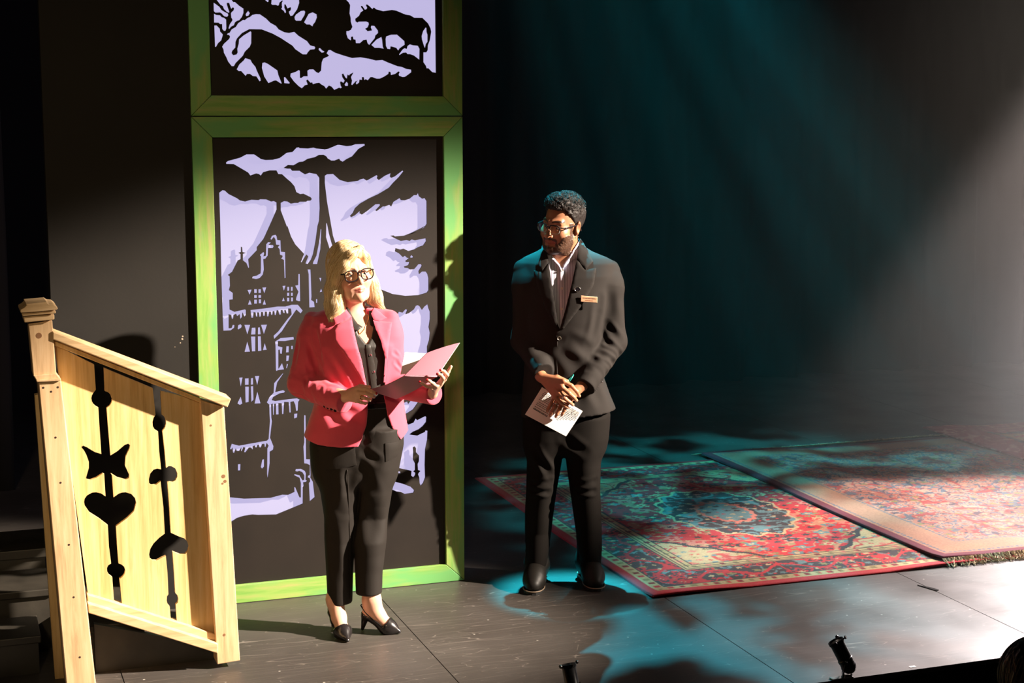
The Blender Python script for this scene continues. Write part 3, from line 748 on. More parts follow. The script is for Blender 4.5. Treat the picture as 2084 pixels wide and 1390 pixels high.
def flowers(U, V, pitch, seed, rmin=.25, rmax=.45):
    """petalled spots on a jittered grid; returns (mask, id 0..1, radius 0..1)"""
    best = np.zeros_like(U); bid = np.zeros_like(U); br = np.ones_like(U)
    iu, iv = np.floor(U / pitch), np.floor(V / pitch)
    for a in (-1, 0, 1):
        for b_ in (-1, 0, 1):
            cu, cv = iu + a, iv + b_
            h = vnoise(np.stack([cu * 1.0 + .001, cv * 1.0 + .001, np.full_like(U, seed)], 1), seed)
            h2 = vnoise(np.stack([cu + .001, cv + .001, np.full_like(U, seed)], 1), seed + 50)
            h3 = vnoise(np.stack([cu + .001, cv + .001, np.full_like(U, seed)], 1), seed + 90)
            du, dv = U / pitch - (cu + .5 + .5 * (h - .5)), V / pitch - (cv + .5 + .5 * (h2 - .5))
            ang = np.arctan2(dv, du); rr = np.hypot(du, dv * 1.25)
            R = (rmin + (rmax - rmin) * h3) * (1 + .28 * np.cos((4 + np.floor(h * 3)) * ang + h2 * 6))
            m = rr < R
            best[m] = 1; bid[m] = h3[m]; br[m] = (rr / R)[m]
    return best, bid, br


def palette(ids, cols):
    k = np.minimum((ids * len(cols)).astype(int), len(cols) - 1)
    return np.array(cols)[k]


def rug1(U, V, W, L):
    e = np.minimum(np.minimum(U, W - U), np.minimum(V, L - V))     # distance to the nearest edge
    along = np.where(np.minimum(U, W - U) < np.minimum(V, L - V), V, U)
    n = len(U); c = np.tile(np.array(RED), (n, 1))
    # central field, spandrels, medallion
    x, y = (U - W / 2) / (W / 2 - .40), (V - L / 2) / (L / 2 - .40)
    wob = .03 * np.sin(np.arctan2(y, x) * 24)
    hexd = np.maximum(np.abs(y) * .80 + np.abs(x) * .62, np.abs(x) * .98) + wob * .4
    f, i, r = flowers(U, V, .115, 3); f2, i2, r2 = flowers(U + .05, V, .06, 9, .15, .34)
    vn = vines(U, V, 11, .045, 5)
    c = mixc(c, CREAM, vn * .55)
    c = np.where(f2[:, None] > 0, palette(i2, [TEAL, CREAM, DARK, OLIVE]), c)
    c = np.where(f[:, None] > 0, palette(i, [CREAM, TEAL, DARK, PINK, RED]), c)
    c = np.where((f > 0)[:, None] & (r < .4)[:, None], palette(i, [RED, CREAM, RED, DARK]), c)
    sp = hexd > 1
    cs = np.tile(np.array(CREAM), (n, 1)); cs = mixc(cs, RED, vines(U, V, 9, .05, 15) * .9)
    cs = mixc(cs, DARK, vines(U + 3, V, 6, .012, 25) * .8)
    cs = np.where((f2 > 0)[:, None], palette(i2, [RED, OLIVE, TEAL, PINK]), cs)
    c = np.where(sp[:, None], cs, c)
    c = np.where((np.abs(hexd - 1) < .018)[:, None], np.array(DARK), c)
    ang = np.arctan2(y, x); rm = np.hypot(x * 1.0, y * .92) * (1 + .045 * np.cos(ang * 16))
    md = np.tile(np.array(DARK), (n, 1)); md = mixc(md, TEAL, vines(U, V, 12, .10, 31))
    md = np.where((f2 > 0)[:, None], palette(i2, [RED, TEAL, CREAM, PINK, TEAL]), md)
    c = np.where((rm < .52)[:, None], md, c)
    c = np.where((np.abs(rm - .52) < .012)[:, None], np.array(CREAM), c)
    inn = np.tile(np.array(TEAL), (n, 1)); inn = np.where((f2 > 0)[:, None], palette(i2, [RED, CREAM, DARK]), inn)
    c = np.where((rm < .22)[:, None], inn, c); c = np.where((np.abs(rm - .22) < .018)[:, None], np.array(PINK), c)
    # borders from the inside out
    def band(lo, hi): return ((e >= lo) & (e < hi))[:, None]
    ti = .5 + .5 * np.sin(along * 2 * math.pi / .075)
    c = np.where(band(.325, .40), np.where(((ti > .72) & (np.abs(e - .3625) < .018))[:, None], palette((along / .075 * .29) % 1, [DRED, OLIVE, PINK]), np.array((.40, .29, .14))), c)
    c = np.where(band(.33, .337) | band(.388, .395) | band(.36, .364), np.array(DARK), c)
    mb = np.tile(np.array(DARK), (n, 1)); mb = mixc(mb, TEAL, vines(U, V, 16, .07, 41))
    f4, i4, r4 = flowers(along, e - .03, .18, 17, .30, .42)
    mb = mixc(mb, RED, vines(U + 7, V, 9, .05, 43))
    mb = np.where((f2 > 0)[:, None], palette(i2, [RED, CREAM, TEAL, OLIVE]), mb)
    mb = np.where((f4 > 0)[:, None], palette(r4, [CREAM, RED, DARK, RED]), mb)
    wv = np.abs((e - .215) - .055 * np.sin(along * 2 * math.pi / .36)) < .012
    mb = np.where(wv[:, None], np.array(RED), mb)
    c = np.where(band(.115, .325), mb, c)
    c = np.where(band(.112, .12) | band(.318, .326), np.array(DARK), c)
    t2 = ((along / .06) % 1 < .45) & (e > .07) & (e < .10)
    c = np.where(band(.055, .112), np.where(t2[:, None], palette((along / .06 * .37) % 1, [DRED, OLIVE, RED]), np.array((.40, .30, .15))), c)
    c = np.where(band(.052, .056), np.array(DARK), c)
    c = np.where(band(-1, .052), np.array(RED), c)
    c *= (.85 + .3 * vnoise(np.stack([U * 160, V * 160, U * 0], 1), 77))[:, None]
    return c


def rug2(U, V, W, L):
    TAN, BEIGE, MAR = (.33, .18, .12), (.42, .22, .16), (.13, .018, .035)
    BL = (.10, .12, .15)
    e = np.minimum(np.minimum(U, W - U), np.minimum(V, L - V)); n = len(U)
    along = np.where(np.minimum(U, W - U) < np.minimum(V, L - V), V, U)
    c = np.tile(np.array((.36, .14, .10)), (n, 1))
    c = mixc(c, BEIGE, vines(U, V, 8, .12, 61)); c = mixc(c, BL, vines(U, V, 17, .09, 63) * .95); c = mixc(c, (.05, .05, .07), vines(U + 9, V, 21, .06, 64) * .9)
    c = mixc(c, (.30, .05, .05), vines(U + 4, V, 12, .05, 65) * .9)
    f, i, r = flowers(U, V, .15, 67, .25, .42); f2, i2, r2 = flowers(U + .03, V, .07, 69, .15, .32)
    c = np.where((f2 > 0)[:, None], palette(i2, [BL, (.35, .08, .07), BEIGE, OLIVE]), c)
    c = np.where((f > 0)[:, None], palette((r * .99 + i * .2) % 1, [BEIGE, (.38, .10, .08), BEIGE, BL]), c)
    def band(lo, hi): return ((e >= lo) & (e < hi))[:, None]
    c = np.where(band(.05, .26), np.array(TAN), c)
    c = np.where(band(.05, .26), mixc(c, (.36, .20, .12), .7 * st_(.4, .7, fbm(np.stack([U * 7, V * 7, U * 0], 1), 71))), c)
    dz = (np.abs(((along / .028) % 1) - .5) * 2 + np.abs((e - .075) / .012)) < 1
    dz2 = (np.abs(((along / .028) % 1) - .5) * 2 + np.abs((e - .245) / .012)) < 1
    c = np.where((dz | dz2)[:, None], np.array(BL), c)
    c = np.where(band(-1, .05), np.array(MAR), c)
    c *= (.85 + .3 * vnoise(np.stack([U * 160, V * 160, U * 0], 1), 78))[:, None]
    return c


def rug3(U, V, W, L):
    c = rug1(U, V, W, L)
    e = np.minimum(np.minimum(U, W - U), np.minimum(V, L - V))
    c = np.where((e < .3)[:, None], mixc(np.tile(np.array((.30, .03, .04)), (len(U), 1)), (.48, .2, .16), vines(U, V, 14, .08, 91)), c)
    return c


M['rug'] = mat('woven_wool_rug', (.5, .1, .1), .95, attr=True, bump=.5, bscale=260, spec=.1, sheen=.2)


def rug(label, x0, y0, x1, y1, z, fn, step, seed, lift=None):
    W, L = x1 - x0, y1 - y0
    nu, nv = int(W / step), int(L / step)
    u, v = np.meshgrid(np.linspace(0, W, nu + 1), np.linspace(0, L, nv + 1))
    U, V = u.ravel(), v.ravel()
    c = fn(U, V, W, L)
    wav = .006 * fbm(np.stack([U * 1.6, V * 1.6, U * 0 + seed], 1), seed) + .002
    e = np.minimum(np.minimum(U, W - U), np.minimum(V, L - V))
    Z = z + .009 + wav * st_(0, .3, e)
    Z += .012 * np.exp(-(V / .08) ** 2) * np.clip(np.sin(U * 4.2 + seed), 0, 1)      # front edge ripples
    if lift is not None: Z = lift(U + x0, V + y0, Z)
    Z -= .004 * (1 - st_(0, .012, e))
    top = np.stack([U + .006 * np.sin(V * 3 + seed), V + .008 * np.sin(U * 2.2 + seed), Z], 1)
    Fc = []
    i = (np.arange(nv)[:, None] * (nu + 1) + np.arange(nu)[None, :]).ravel()
    Fc = np.stack([i, i + 1, i + nu + 2, i + nu + 1], 1).tolist()
    loop = list(range(0, nu + 1)) + [k * (nu + 1) + nu for k in range(1, nv + 1)] + [nv * (nu + 1) + k for k in range(nu - 1, -1, -1)] + [k * (nu + 1) for k in range(nv - 1, 0, -1)]
    n = len(top); bot = top[loop].copy(); bot[:, 2] -= .008
    Vv = np.concatenate([top, bot]); m = len(loop)
    for k in range(m):
        l = (k + 1) % m
        Fc.append([loop[l], loop[k], n + k, n + l])
    cc = np.concatenate([c, c[loop] * .7])
    o = mk('rug', Vv, Fc, M['rug'], smooth=True, col=cc)
    o.location = (x0, y0, 0)
    return o


r1 = tag(rug('', 2.985, 6.43, 5.06, 9.0, 0, rug1, .008, 1), 'red medallion rug with dark flowered border, left of the overlapping rugs', 'rug')


def over1(X, Y, Z):   # lies over the edge of the first rug
    return Z + .021 * (1 - st_(5.05, 5.35, X))


r2 = tag(rug('', 4.565, 6.46, 6.62, 9.10, 0, rug2, .008, 2, over1), 'faded beige and rose rug with tan border and fringe, overlapping the red rug', 'rug')


def over2(X, Y, Z): return Z + .020 * (1 - st_(6.6, 6.9, X))


r3 = tag(rug('', 6.40, 6.9, 8.3, 9.35, .003, rug3, .012, 3, over2), 'dark red rug at the far right edge, overlapping the faded rug', 'rug')


def fringe(root, x0, x1, y, z, out, seed):
    r = np.random.default_rng(seed); parts = []; x = x0
    while x < x1:
        n = r.integers(2, 4)
        for k in range(n):
            L_ = .05 + .03 * r.random(); a = r.normal(0, .35)
            p0 = np.array([x + r.normal(0, .003), y, z]); pts = []
            for t in (0, .35, .7, 1):
                pts.append(p0 + np.array([math.sin(a) * L_ * t + .01 * r.normal() * t, out * L_ * t, -z * min(1, t * 1.2) + .003 + .006 * abs(r.normal()) * t]))
            parts.append(tube(pts, [.0022, .0024, .002, .0012], 4))
        x += .009
    o = mk('fringe', *join(*parts), M['fringe'], root)
    o['kind'] = 'stuff'
    return o


M['fringe'] = mat('knotted_fringe_yarn', (.52, .42, .26), .9, var=.4, vscale=60)
fringe(r2, .0, 2.05, .004, .028, -1, 5)
fringe(r2, .0, 2.05, 2.64, .02, 1, 6)

# ------------------------------------------------------------------ small lamps on the stage edge
def birdie(label, base, can_c, axis, rad, length, seed):
    """small can lamp: can, front ring with three clips, back bowl, yoke, knobs, foot, lead"""
    root = empty('stage_lamp', base)
    tag(root, label, 'stage lamp', 'footlights along the stage edge')
    b_ = np.array(base); c = np.array(can_c) - b_; ax = np.array(axis, float); ax /= np.linalg.norm(ax)
    R, L_ = rad, length
    can = mk('can', *lathe([(R * .93, L_ * .5), (R * .93, -L_ * .1), (R, -L_ * .12), (R, -L_ * .2), (R * .96, -L_ * .22), (R * .96, -L_ * .34), (R * 1.02, -L_ * .36), (R * 1.02, -L_ * .40), (R * .9, -L_ * .48), (R * .6, -L_ * .58), (R * .25, -L_ * .62), (0, -L_ * .62)], 28, ax, c), M['metal_black'], root, smooth=True)
    can.modifiers.new('es', 'EDGE_SPLIT').split_angle = math.radians(40)
    mk('front_ring', *lathe([(R * .86, L_ * .5), (R * .86, L_ * .53), (R * 1.04, L_ * .53), (R * 1.04, L_ * .43), (R * .95, L_ * .43)], 28, ax, c), M['metal_black'], root)
    mk('reflector', *lathe([(R * .85, L_ * .48), (R * .6, L_ * .1), (0, -L_ * .02)], 24, ax, c), M['metal_grey'], can, smooth=True)
    u = np.cross(ax, [0, 0, 1.0]); u /= np.linalg.norm(u); v = np.cross(u, ax)
    for k, t in enumerate((math.radians(8), math.radians(100), math.radians(180))):
        d = u * math.cos(t) + v * math.sin(t)
        p = c + ax * L_ * .49 + d * R * 1.0
        mk('clip', *join(tube([p, p + d * R * .28 + ax * R * .1], R * .11, 8), lathe([(0, -.06 * R), (R * .24, -.06 * R), (R * .24, .10 * R), (0, .10 * R)], 10, d, p + d * R * .36 + ax * R * .12)), M['metal_black'], root)
    for s in (-1, 1):
        p = c - ax * L_ * .16 + u * s * R * 1.0
        mk('knob', *join(lathe([(0, 0), (R * .13, 0), (R * .13, R * .35), (0, R * .35)], 10, u * s, p), *[lathe([(0, 0), (R * .13, 0), (R * .13, R * .16), (0, R * .16)], 8, u * s, p + u * s * R * .3 + R * .17 * (math.cos(k) * ax + math.sin(k) * v)) for k in (0, 1.57, 3.14, 4.71)]), M['metal_black'], root)
    yk = [c - ax * L_ * .16 - u * R * 1.22, np.array([*(c - u * R * 1.25)[:2], .012]), np.array([*(c + u * R * 0.3)[:2], .008]), np.array([*(c + u * R * 1.25)[:2], .012]), c - ax * L_ * .16 + u * R * 1.22]
    if True:
        seg = []
        for a, b2 in zip(yk[:-1], yk[1:]): seg.append(tube([a, b2], R * .10, 6))
        mk('yoke', *join(*seg), M['metal_black'], root)
    f0 = np.array([c[0], c[1], 0])
    mk('foot', *join(box(f0 + (-R * 1.7, -R * .45, .0005), f0 + (R * 1.4, R * .45, .006)), box(f0 + (R * .2, -R * .3, .006), f0 + (R * 1.3, R * .3, .016))), M['metal_grey'], root, bevel=.002)
    tail = c - ax * L_ * .6
    mk('lead', *tube(smooth_line([tail, tail + u * R * .5 - np.array([0, 0, R * .3]), np.array([*(tail + u * R * 1.5)[:2], max(.02, tail[2] * .6)]), np.array([*(tail + u * R * 1.1)[:2], .008]), np.array([*(tail + u * R * .2)[:2], .006])], 8), R * .11, 8), M['cable'], root, smooth=True)
    return root


lb = onz(1708, 1380)
c0 = ony(1716, 1334, lb[1] - .005)
birdie('black footlight can on the stage edge nearer the right corner', (lb[0], lb[1], 0), c0, (-.42, .25, .93), .0305, .125, 1)
c1 = ony(1163, 1395, 5.36)
birdie('black footlight can half cut off below the brown floor, lit silver by the key', (c1[0], c1[1], 0), (c1[0], c1[1], max(.08, c1[2])), (-.10, .25, .95), .029, .125, 2)
# black wedge of tape lying on the seam
p = onz(1902, 1204)
tp = [p + np.array(q) for q in [(-.02, .11, .0005), (.012, .0, .0005), (.03, .01, .0005), (.02, .05, .0005)]]
tag(mk('tape_scrap', *prism(tp, (0, 0, .003)), M['curtain']), 'black tape scrap on the floor seam in front of the fringe', 'tape')
p = onz(1857, 1357)
tag(mk('tape_scrap', *box(p + (-.014, -.008, .0003), p + (.014, .008, .0012)), M['paper']), 'small white tape scrap near the stage edge', 'tape')
# ------------------------------------------------------------------ organic surfaces: distance fields meshed by surface nets
A_ = lambda *p: np.array(p, np.float32)


def rc(P, a, b, ra, rb):
    a = np.asarray(a, np.float32); b = np.asarray(b, np.float32); ab = b - a
    t = np.clip(((P - a) @ ab) / (ab @ ab + 1e-12), 0, 1)
    return np.linalg.norm(P - a - t[:, None] * ab, axis=1) - (ra + (rb - ra) * t)


def sph(P, c, r): return np.linalg.norm(P - np.asarray(c, np.float32), axis=1) - r


def ell(P, c, r, Rm=None):
    q = P - np.asarray(c, np.float32)
    if Rm is not None: q = q @ Rm
    r = np.asarray(r, np.float32)
    k0 = np.linalg.norm(q / r, axis=1); k1 = np.linalg.norm(q / (r * r), axis=1)
    return k0 * (k0 - 1) / (k1 + 1e-9)


def smin(a, b, k):
    h = np.clip(.5 + .5 * (b - a) / k, 0, 1)
    return b + (a - b) * h - k * h * (1 - h)


def smax(a, b, k): return -smin(-a, -b, k)


def chain(P, pts, rs, k=.01):
    d = rc(P, pts[0], pts[1], rs[0], rs[1])
    for i in range(1, len(pts) - 1):
        d = smin(d, rc(P, pts[i], pts[i + 1], rs[i], rs[i + 1]), k)
    return d


def poly2(x, z, poly):
    """signed distance to a polygon in the x-z plane (negative inside)"""
    p = np.asarray(poly, np.float32); n = len(p)
    d = np.full(len(x), 1e9, np.float32); s = np.ones(len(x), np.float32); j = n - 1
    for i in range(n):
        ex, ez = p[j] - p[i]; wx, wz = x - p[i, 0], z - p[i, 1]
        t = np.clip((wx * ex + wz * ez) / (ex * ex + ez * ez + 1e-12), 0, 1)
        bx, bz = wx - ex * t, wz - ez * t
        d = np.minimum(d, bx * bx + bz * bz)
        c1 = z >= p[i, 1]; c2 = z < p[j, 1]; c3 = ex * wz > ez * wx
        flip = (c1 & c2 & c3) | (~c1 & ~c2 & ~c3)
        s[flip] *= -1
        j = i
    return s * np.sqrt(d)


def loft(P, tab, yaw=0.0, n=2.2):
    """tab rows: z, xc, yc, half width, half depth (z ascending)"""
    t = np.asarray(tab, np.float32); z = P[:, 2]
    xc, yc, a, b = (np.interp(z, t[:, 0], t[:, k]) for k in (1, 2, 3, 4))
    x, y = P[:, 0] - xc, P[:, 1] - yc
    c, s = math.cos(yaw), math.sin(yaw)
    u, v = c * x + s * y, -s * x + c * y
    q = ((np.abs(u) / a) ** n + (np.abs(v) / b) ** n) ** (1 / n)
    return (q - 1) * np.minimum(a, b) * .92


def seglist(*rs):
    """nonuniform coordinates: (start, stop, step) runs"""
    out = []
    for a, b, h in rs:
        m = max(1, int(round((b - a) / h))); out.append(np.linspace(a, b, m, endpoint=False))
    out.append(np.array([rs[-1][1]]))
    return np.concatenate(out).astype(np.float32)


def nets(f, xs, ys, zs, B=6):
    n = (len(xs), len(ys), len(zs)); X = (xs, ys, zs)
    nb = [-(-k // B) for k in n]
    cen, hw = [], []
    for k in range(3):
        lo = np.arange(nb[k]) * B; hi = np.minimum(lo + B, n[k] - 1)
        cen.append((X[k][lo] + X[k][hi]) / 2); hw.append((X[k][hi] - X[k][lo]) / 2)
    G = np.stack(np.meshgrid(*cen, indexing='ij'), -1).reshape(-1, 3).astype(np.float32)
    hd = np.sqrt(sum(h ** 2 for h in np.meshgrid(*hw, indexing='ij'))).ravel()
    val = f(G).astype(np.float32)
    D = val.reshape(nb)
    for k in range(3): D = np.repeat(D, B, k)
    D = np.ascontiguousarray(D[:n[0], :n[1], :n[2]])
    sel = np.nonzero(np.abs(val) < 1.7 * hd + .012)[0]
    bi = np.stack(np.unravel_index(sel, nb), 1) * B
    off = np.stack(np.meshgrid(*[np.arange(B)] * 3, indexing='ij'), -1).reshape(-1, 3)
    step = 1500
    for k in range(0, len(bi), step):
        I = (bi[k:k + step, None, :] + off[None]).reshape(-1, 3)
        I = I[(I[:, 0] < n[0]) & (I[:, 1] < n[1]) & (I[:, 2] < n[2])]
        P = np.stack([xs[I[:, 0]], ys[I[:, 1]], zs[I[:, 2]]], 1)
        D[I[:, 0], I[:, 1], I[:, 2]] = f(P)
    for k in range(3):
        sl = [slice(None)] * 3
        for e in (0, -1):
            sl[k] = e; D[tuple(sl)] = np.maximum(D[tuple(sl)], 1e-4)
    S = D < 0; s8 = S.astype(np.uint8)
    cs = np.zeros([k - 1 for k in n], np.uint8)
    for a in (0, 1):
        for b in (0, 1):
            for c in (0, 1):
                cs += s8[a:n[0] - 1 + a, b:n[1] - 1 + b, c:n[2] - 1 + c]
    C = np.argwhere((cs > 0) & (cs < 8))
    idx = np.full([k - 1 for k in n], -1, np.int32); idx[C[:, 0], C[:, 1], C[:, 2]] = np.arange(len(C))
    acc = np.zeros((len(C), 3)); cnt = np.zeros(len(C))
    for ax in range(3):
        o1, o2 = [k for k in range(3) if k != ax]
        for a in (0, 1):
            for b in (0, 1):
                o = np.zeros(3, int); o[o1] = a; o[o2] = b; I = C + o; J = I.copy(); J[:, ax] += 1
                d0 = D[I[:, 0], I[:, 1], I[:, 2]]; d1 = D[J[:, 0], J[:, 1], J[:, 2]]
                m = (d0 < 0) != (d1 < 0)
                t = d0[m] / (d0[m] - d1[m])
                p = np.stack([X[k][I[m, k]] for k in range(3)], 1).astype(float)
                q1 = X[ax][J[m, ax]]
                p[:, ax] += t * (q1 - p[:, ax])
                acc[m] += p; cnt[m] += 1
    V = acc / cnt[:, None]
    Q = []
    for ax in range(3):
        o1, o2 = (ax + 1) % 3, (ax + 2) % 3
        lo = [slice(1, -1)] * 3; hi = [slice(1, -1)] * 3
        lo[ax] = slice(0, -1); hi[ax] = slice(1, None)
        m = S[tuple(lo)] != S[tuple(hi)]
        E = np.argwhere(m); add = np.ones(3, int); add[ax] = 0; E = E + add
        ins = S[E[:, 0], E[:, 1], E[:, 2]]
        def at(a, b):
            I = E.copy(); I[:, o1] -= a; I[:, o2] -= b
            return idx[I[:, 0], I[:, 1], I[:, 2]]
        q = np.stack([at(1, 1), at(0, 1), at(0, 0), at(1, 0)], 1)
        q[~ins] = q[~ins][:, ::-1]
        Q.append(q)
    Q = np.concatenate(Q); Q = Q[(Q >= 0).all(1)]
    return V, Q


def vnormals(V, Q):
    nrm = np.zeros_like(V)
    a = np.cross(V[Q[:, 2]] - V[Q[:, 0]], V[Q[:, 3]] - V[Q[:, 1]])
    for k in range(4): np.add.at(nrm, Q[:, k], a)
    return nrm / (np.linalg.norm(nrm, axis=1)[:, None] + 1e-12)


def relax(V, Q, it=1, w=.5):
    for _ in range(it):
        acc = np.zeros_like(V); cnt = np.zeros(len(V))
        for a, b in ((0, 1), (1, 2), (2, 3), (3, 0)):
            np.add.at(acc, Q[:, a], V[Q[:, b]]); np.add.at(cnt, Q[:, a], 1)
            np.add.at(acc, Q[:, b], V[Q[:, a]]); np.add.at(cnt, Q[:, b], 1)
        V = V * (1 - w) + w * acc / cnt[:, None]
    return V


def largest(V, Q, keep=.03):
    """drop stray specks"""
    lab = np.arange(len(V))
    while True:
        m = lab[Q].min(1); new = lab.copy()
        for k in range(4): np.minimum.at(new, Q[:, k], m)
        new = new[new]
        if (new == lab).all(): break
        lab = new
    u, c = np.unique(lab, return_counts=True); ok = u[c > keep * len(V)]
    vm = np.isin(lab, ok); mp = np.cumsum(vm) - 1
    return V[vm], mp[Q[vm[Q[:, 0]]]]


def organic(name, f, xs, ys, zs, m, parent, disp=None, col=None, rl=1, keep=.03):
    V, Q = nets(f, xs, ys, zs)
    V, Q = largest(V, Q, keep)
    V = relax(V, Q, rl)
    if disp is not None:
        N = vnormals(V, Q); V = V + N * disp(V, N)[:, None]
    me = bpy.data.meshes.new(name)
    me.vertices.add(len(V)); me.vertices.foreach_set('co', V.astype(np.float32).ravel())
    me.loops.add(Q.size); me.loops.foreach_set('vertex_index', Q.astype(np.int32).ravel())
    me.polygons.add(len(Q)); me.polygons.foreach_set('loop_start', np.arange(0, Q.size, 4, dtype=np.int32))
    me.polygons.foreach_set('use_smooth', np.ones(len(Q), bool))
    me.update(calc_edges=True); me.validate()
    me.materials.append(m)
    if col is not None:
        a = me.color_attributes.new('Col', 'FLOAT_COLOR', 'POINT')
        c = np.ones((len(V), 4), np.float32); c[:, :3] = col(V)
        a.data.foreach_set('color', c.ravel())
    o = bpy.data.objects.new(name, me); COL.objects.link(o)
    if parent: o.parent = parent
    return o


def bounds(lo, hi, h): return [seglist((lo[k], hi[k], h)) for k in range(3)]


def project(f, x, z, y0, y1, n=26):
    """first surface met going upstage from y0 at each (x, z)"""
    x = np.asarray(x, np.float32); z = np.asarray(z, np.float32); y = np.full(len(x), y0, np.float32)
    for _ in range(60):
        d = f(np.stack([x, y, z], 1)); y = np.minimum(y + np.clip(d, -.01, .05) * .8, y1)
    return y


def drape(name, f, poly, m, parent, off=.002, thick=.004, step=.008, y0=-.6, y1=.1, curl=None, soft=0.003):
    """a flat pattern piece laid onto surface f from the front: poly in local (x, z)"""
    P = [np.array(p, float) for p in poly]; B = []
    for a, b in zip(P, P[1:] + P[:1]):
        k = max(1, int(np.linalg.norm(b - a) / step))
        B += [a + (b - a) * i / k for i in range(k)]
    B = np.array(B); lo, hi = B.min(0), B.max(0)
    gx, gz = np.meshgrid(np.arange(lo[0], hi[0], step), np.arange(lo[1], hi[1], step)); gx, gz = gx.ravel(), gz.ravel()
    ins = poly2(gx, gz, B) < -step * .45
    pts = np.concatenate([B, np.stack([gx[ins], gz[ins]], 1)])
    nb = len(B)
    vs, es, fs, *_ = delaunay_2d_cdt([Vector(p) for p in pts], [(i, (i + 1) % nb) for i in range(nb)], [list(range(nb))], 1, 1e-6)
    vs = np.array([tuple(v) for v in vs])
    y = project(f, vs[:, 0], vs[:, 1], y0, y1)
    d = poly2(vs[:, 0], vs[:, 1], B)
    rnd = np.clip(-d / soft, 0, 1)
    yo = y - off - thick * (.55 + .45 * np.sqrt(rnd))
    if curl is not None: yo = yo + curl(vs[:, 0], vs[:, 1])
    top = np.stack([vs[:, 0], yo, vs[:, 1]], 1)
    bot = np.stack([vs[:, 0], y + .004, vs[:, 1]], 1)
    n = len(vs); Fc = []
    cnt = {}
    for t in fs:
        t = list(t)
        a, b, c = (vs[i] for i in t[:3])
        if (b[0] - a[0]) * (c[1] - a[1]) - (b[1] - a[1]) * (c[0] - a[0]) < 0: t = t[::-1]
        Fc.append(tuple(t)); Fc.append(tuple(i + n for i in t[::-1]))
        for i in range(len(t)):
            e = (t[i], t[(i + 1) % len(t)]); cnt[e] = cnt.get(e, 0) + 1
    for (a, b) in list(cnt):
        if (b, a) not in cnt: Fc.append((b, a, a + n, b + n))
    o = mk(name, np.concatenate([top, bot]), Fc, m, parent, smooth=True)
    o.modifiers.new('es', 'EDGE_SPLIT').split_angle = math.radians(50)
    return o


def line_on(f, pts, n=40, off=.0, y0=-.6, y1=.1):
    """polyline of local (x, z) dropped on the surface"""
    P = np.array(pts, float); L_ = np.concatenate([[0], np.cumsum(np.linalg.norm(np.diff(P, axis=0), axis=1))])
    t = np.linspace(0, L_[-1], n); x = np.interp(t, L_, P[:, 0]); z = np.interp(t, L_, P[:, 1])
    y = project(f, x, z, y0, y1) - off
    return np.stack([x, y, z], 1)


def creases(V, lst):
    """lst of (a, b, width, depth): grooves with a raised lip on each side"""
    d = np.zeros(len(V))
    for a, b, wd, dp in lst:
        a = np.array(a, float); b = np.array(b, float); ab = b - a
        t = np.clip(((V - a) @ ab) / (ab @ ab), 0, 1)
        r = np.linalg.norm(V - a - t[:, None] * ab, axis=1) / wd
        fade = np.sin(np.pi * np.clip(t, .04, .96)) ** .5
        d += fade * dp * (-np.exp(-r * r) + .75 * np.exp(-((r - 1.7) / .8) ** 2))
    return d


def rotm(yaw, pitch, roll):
    return np.array(Euler((pitch, roll, yaw), 'YXZ').to_matrix(), np.float32) if False else np.array(Matrix.Rotation(yaw, 3, 'Z') @ Matrix.Rotation(pitch, 3, 'X') @ Matrix.Rotation(roll, 3, 'Y'), np.float32)


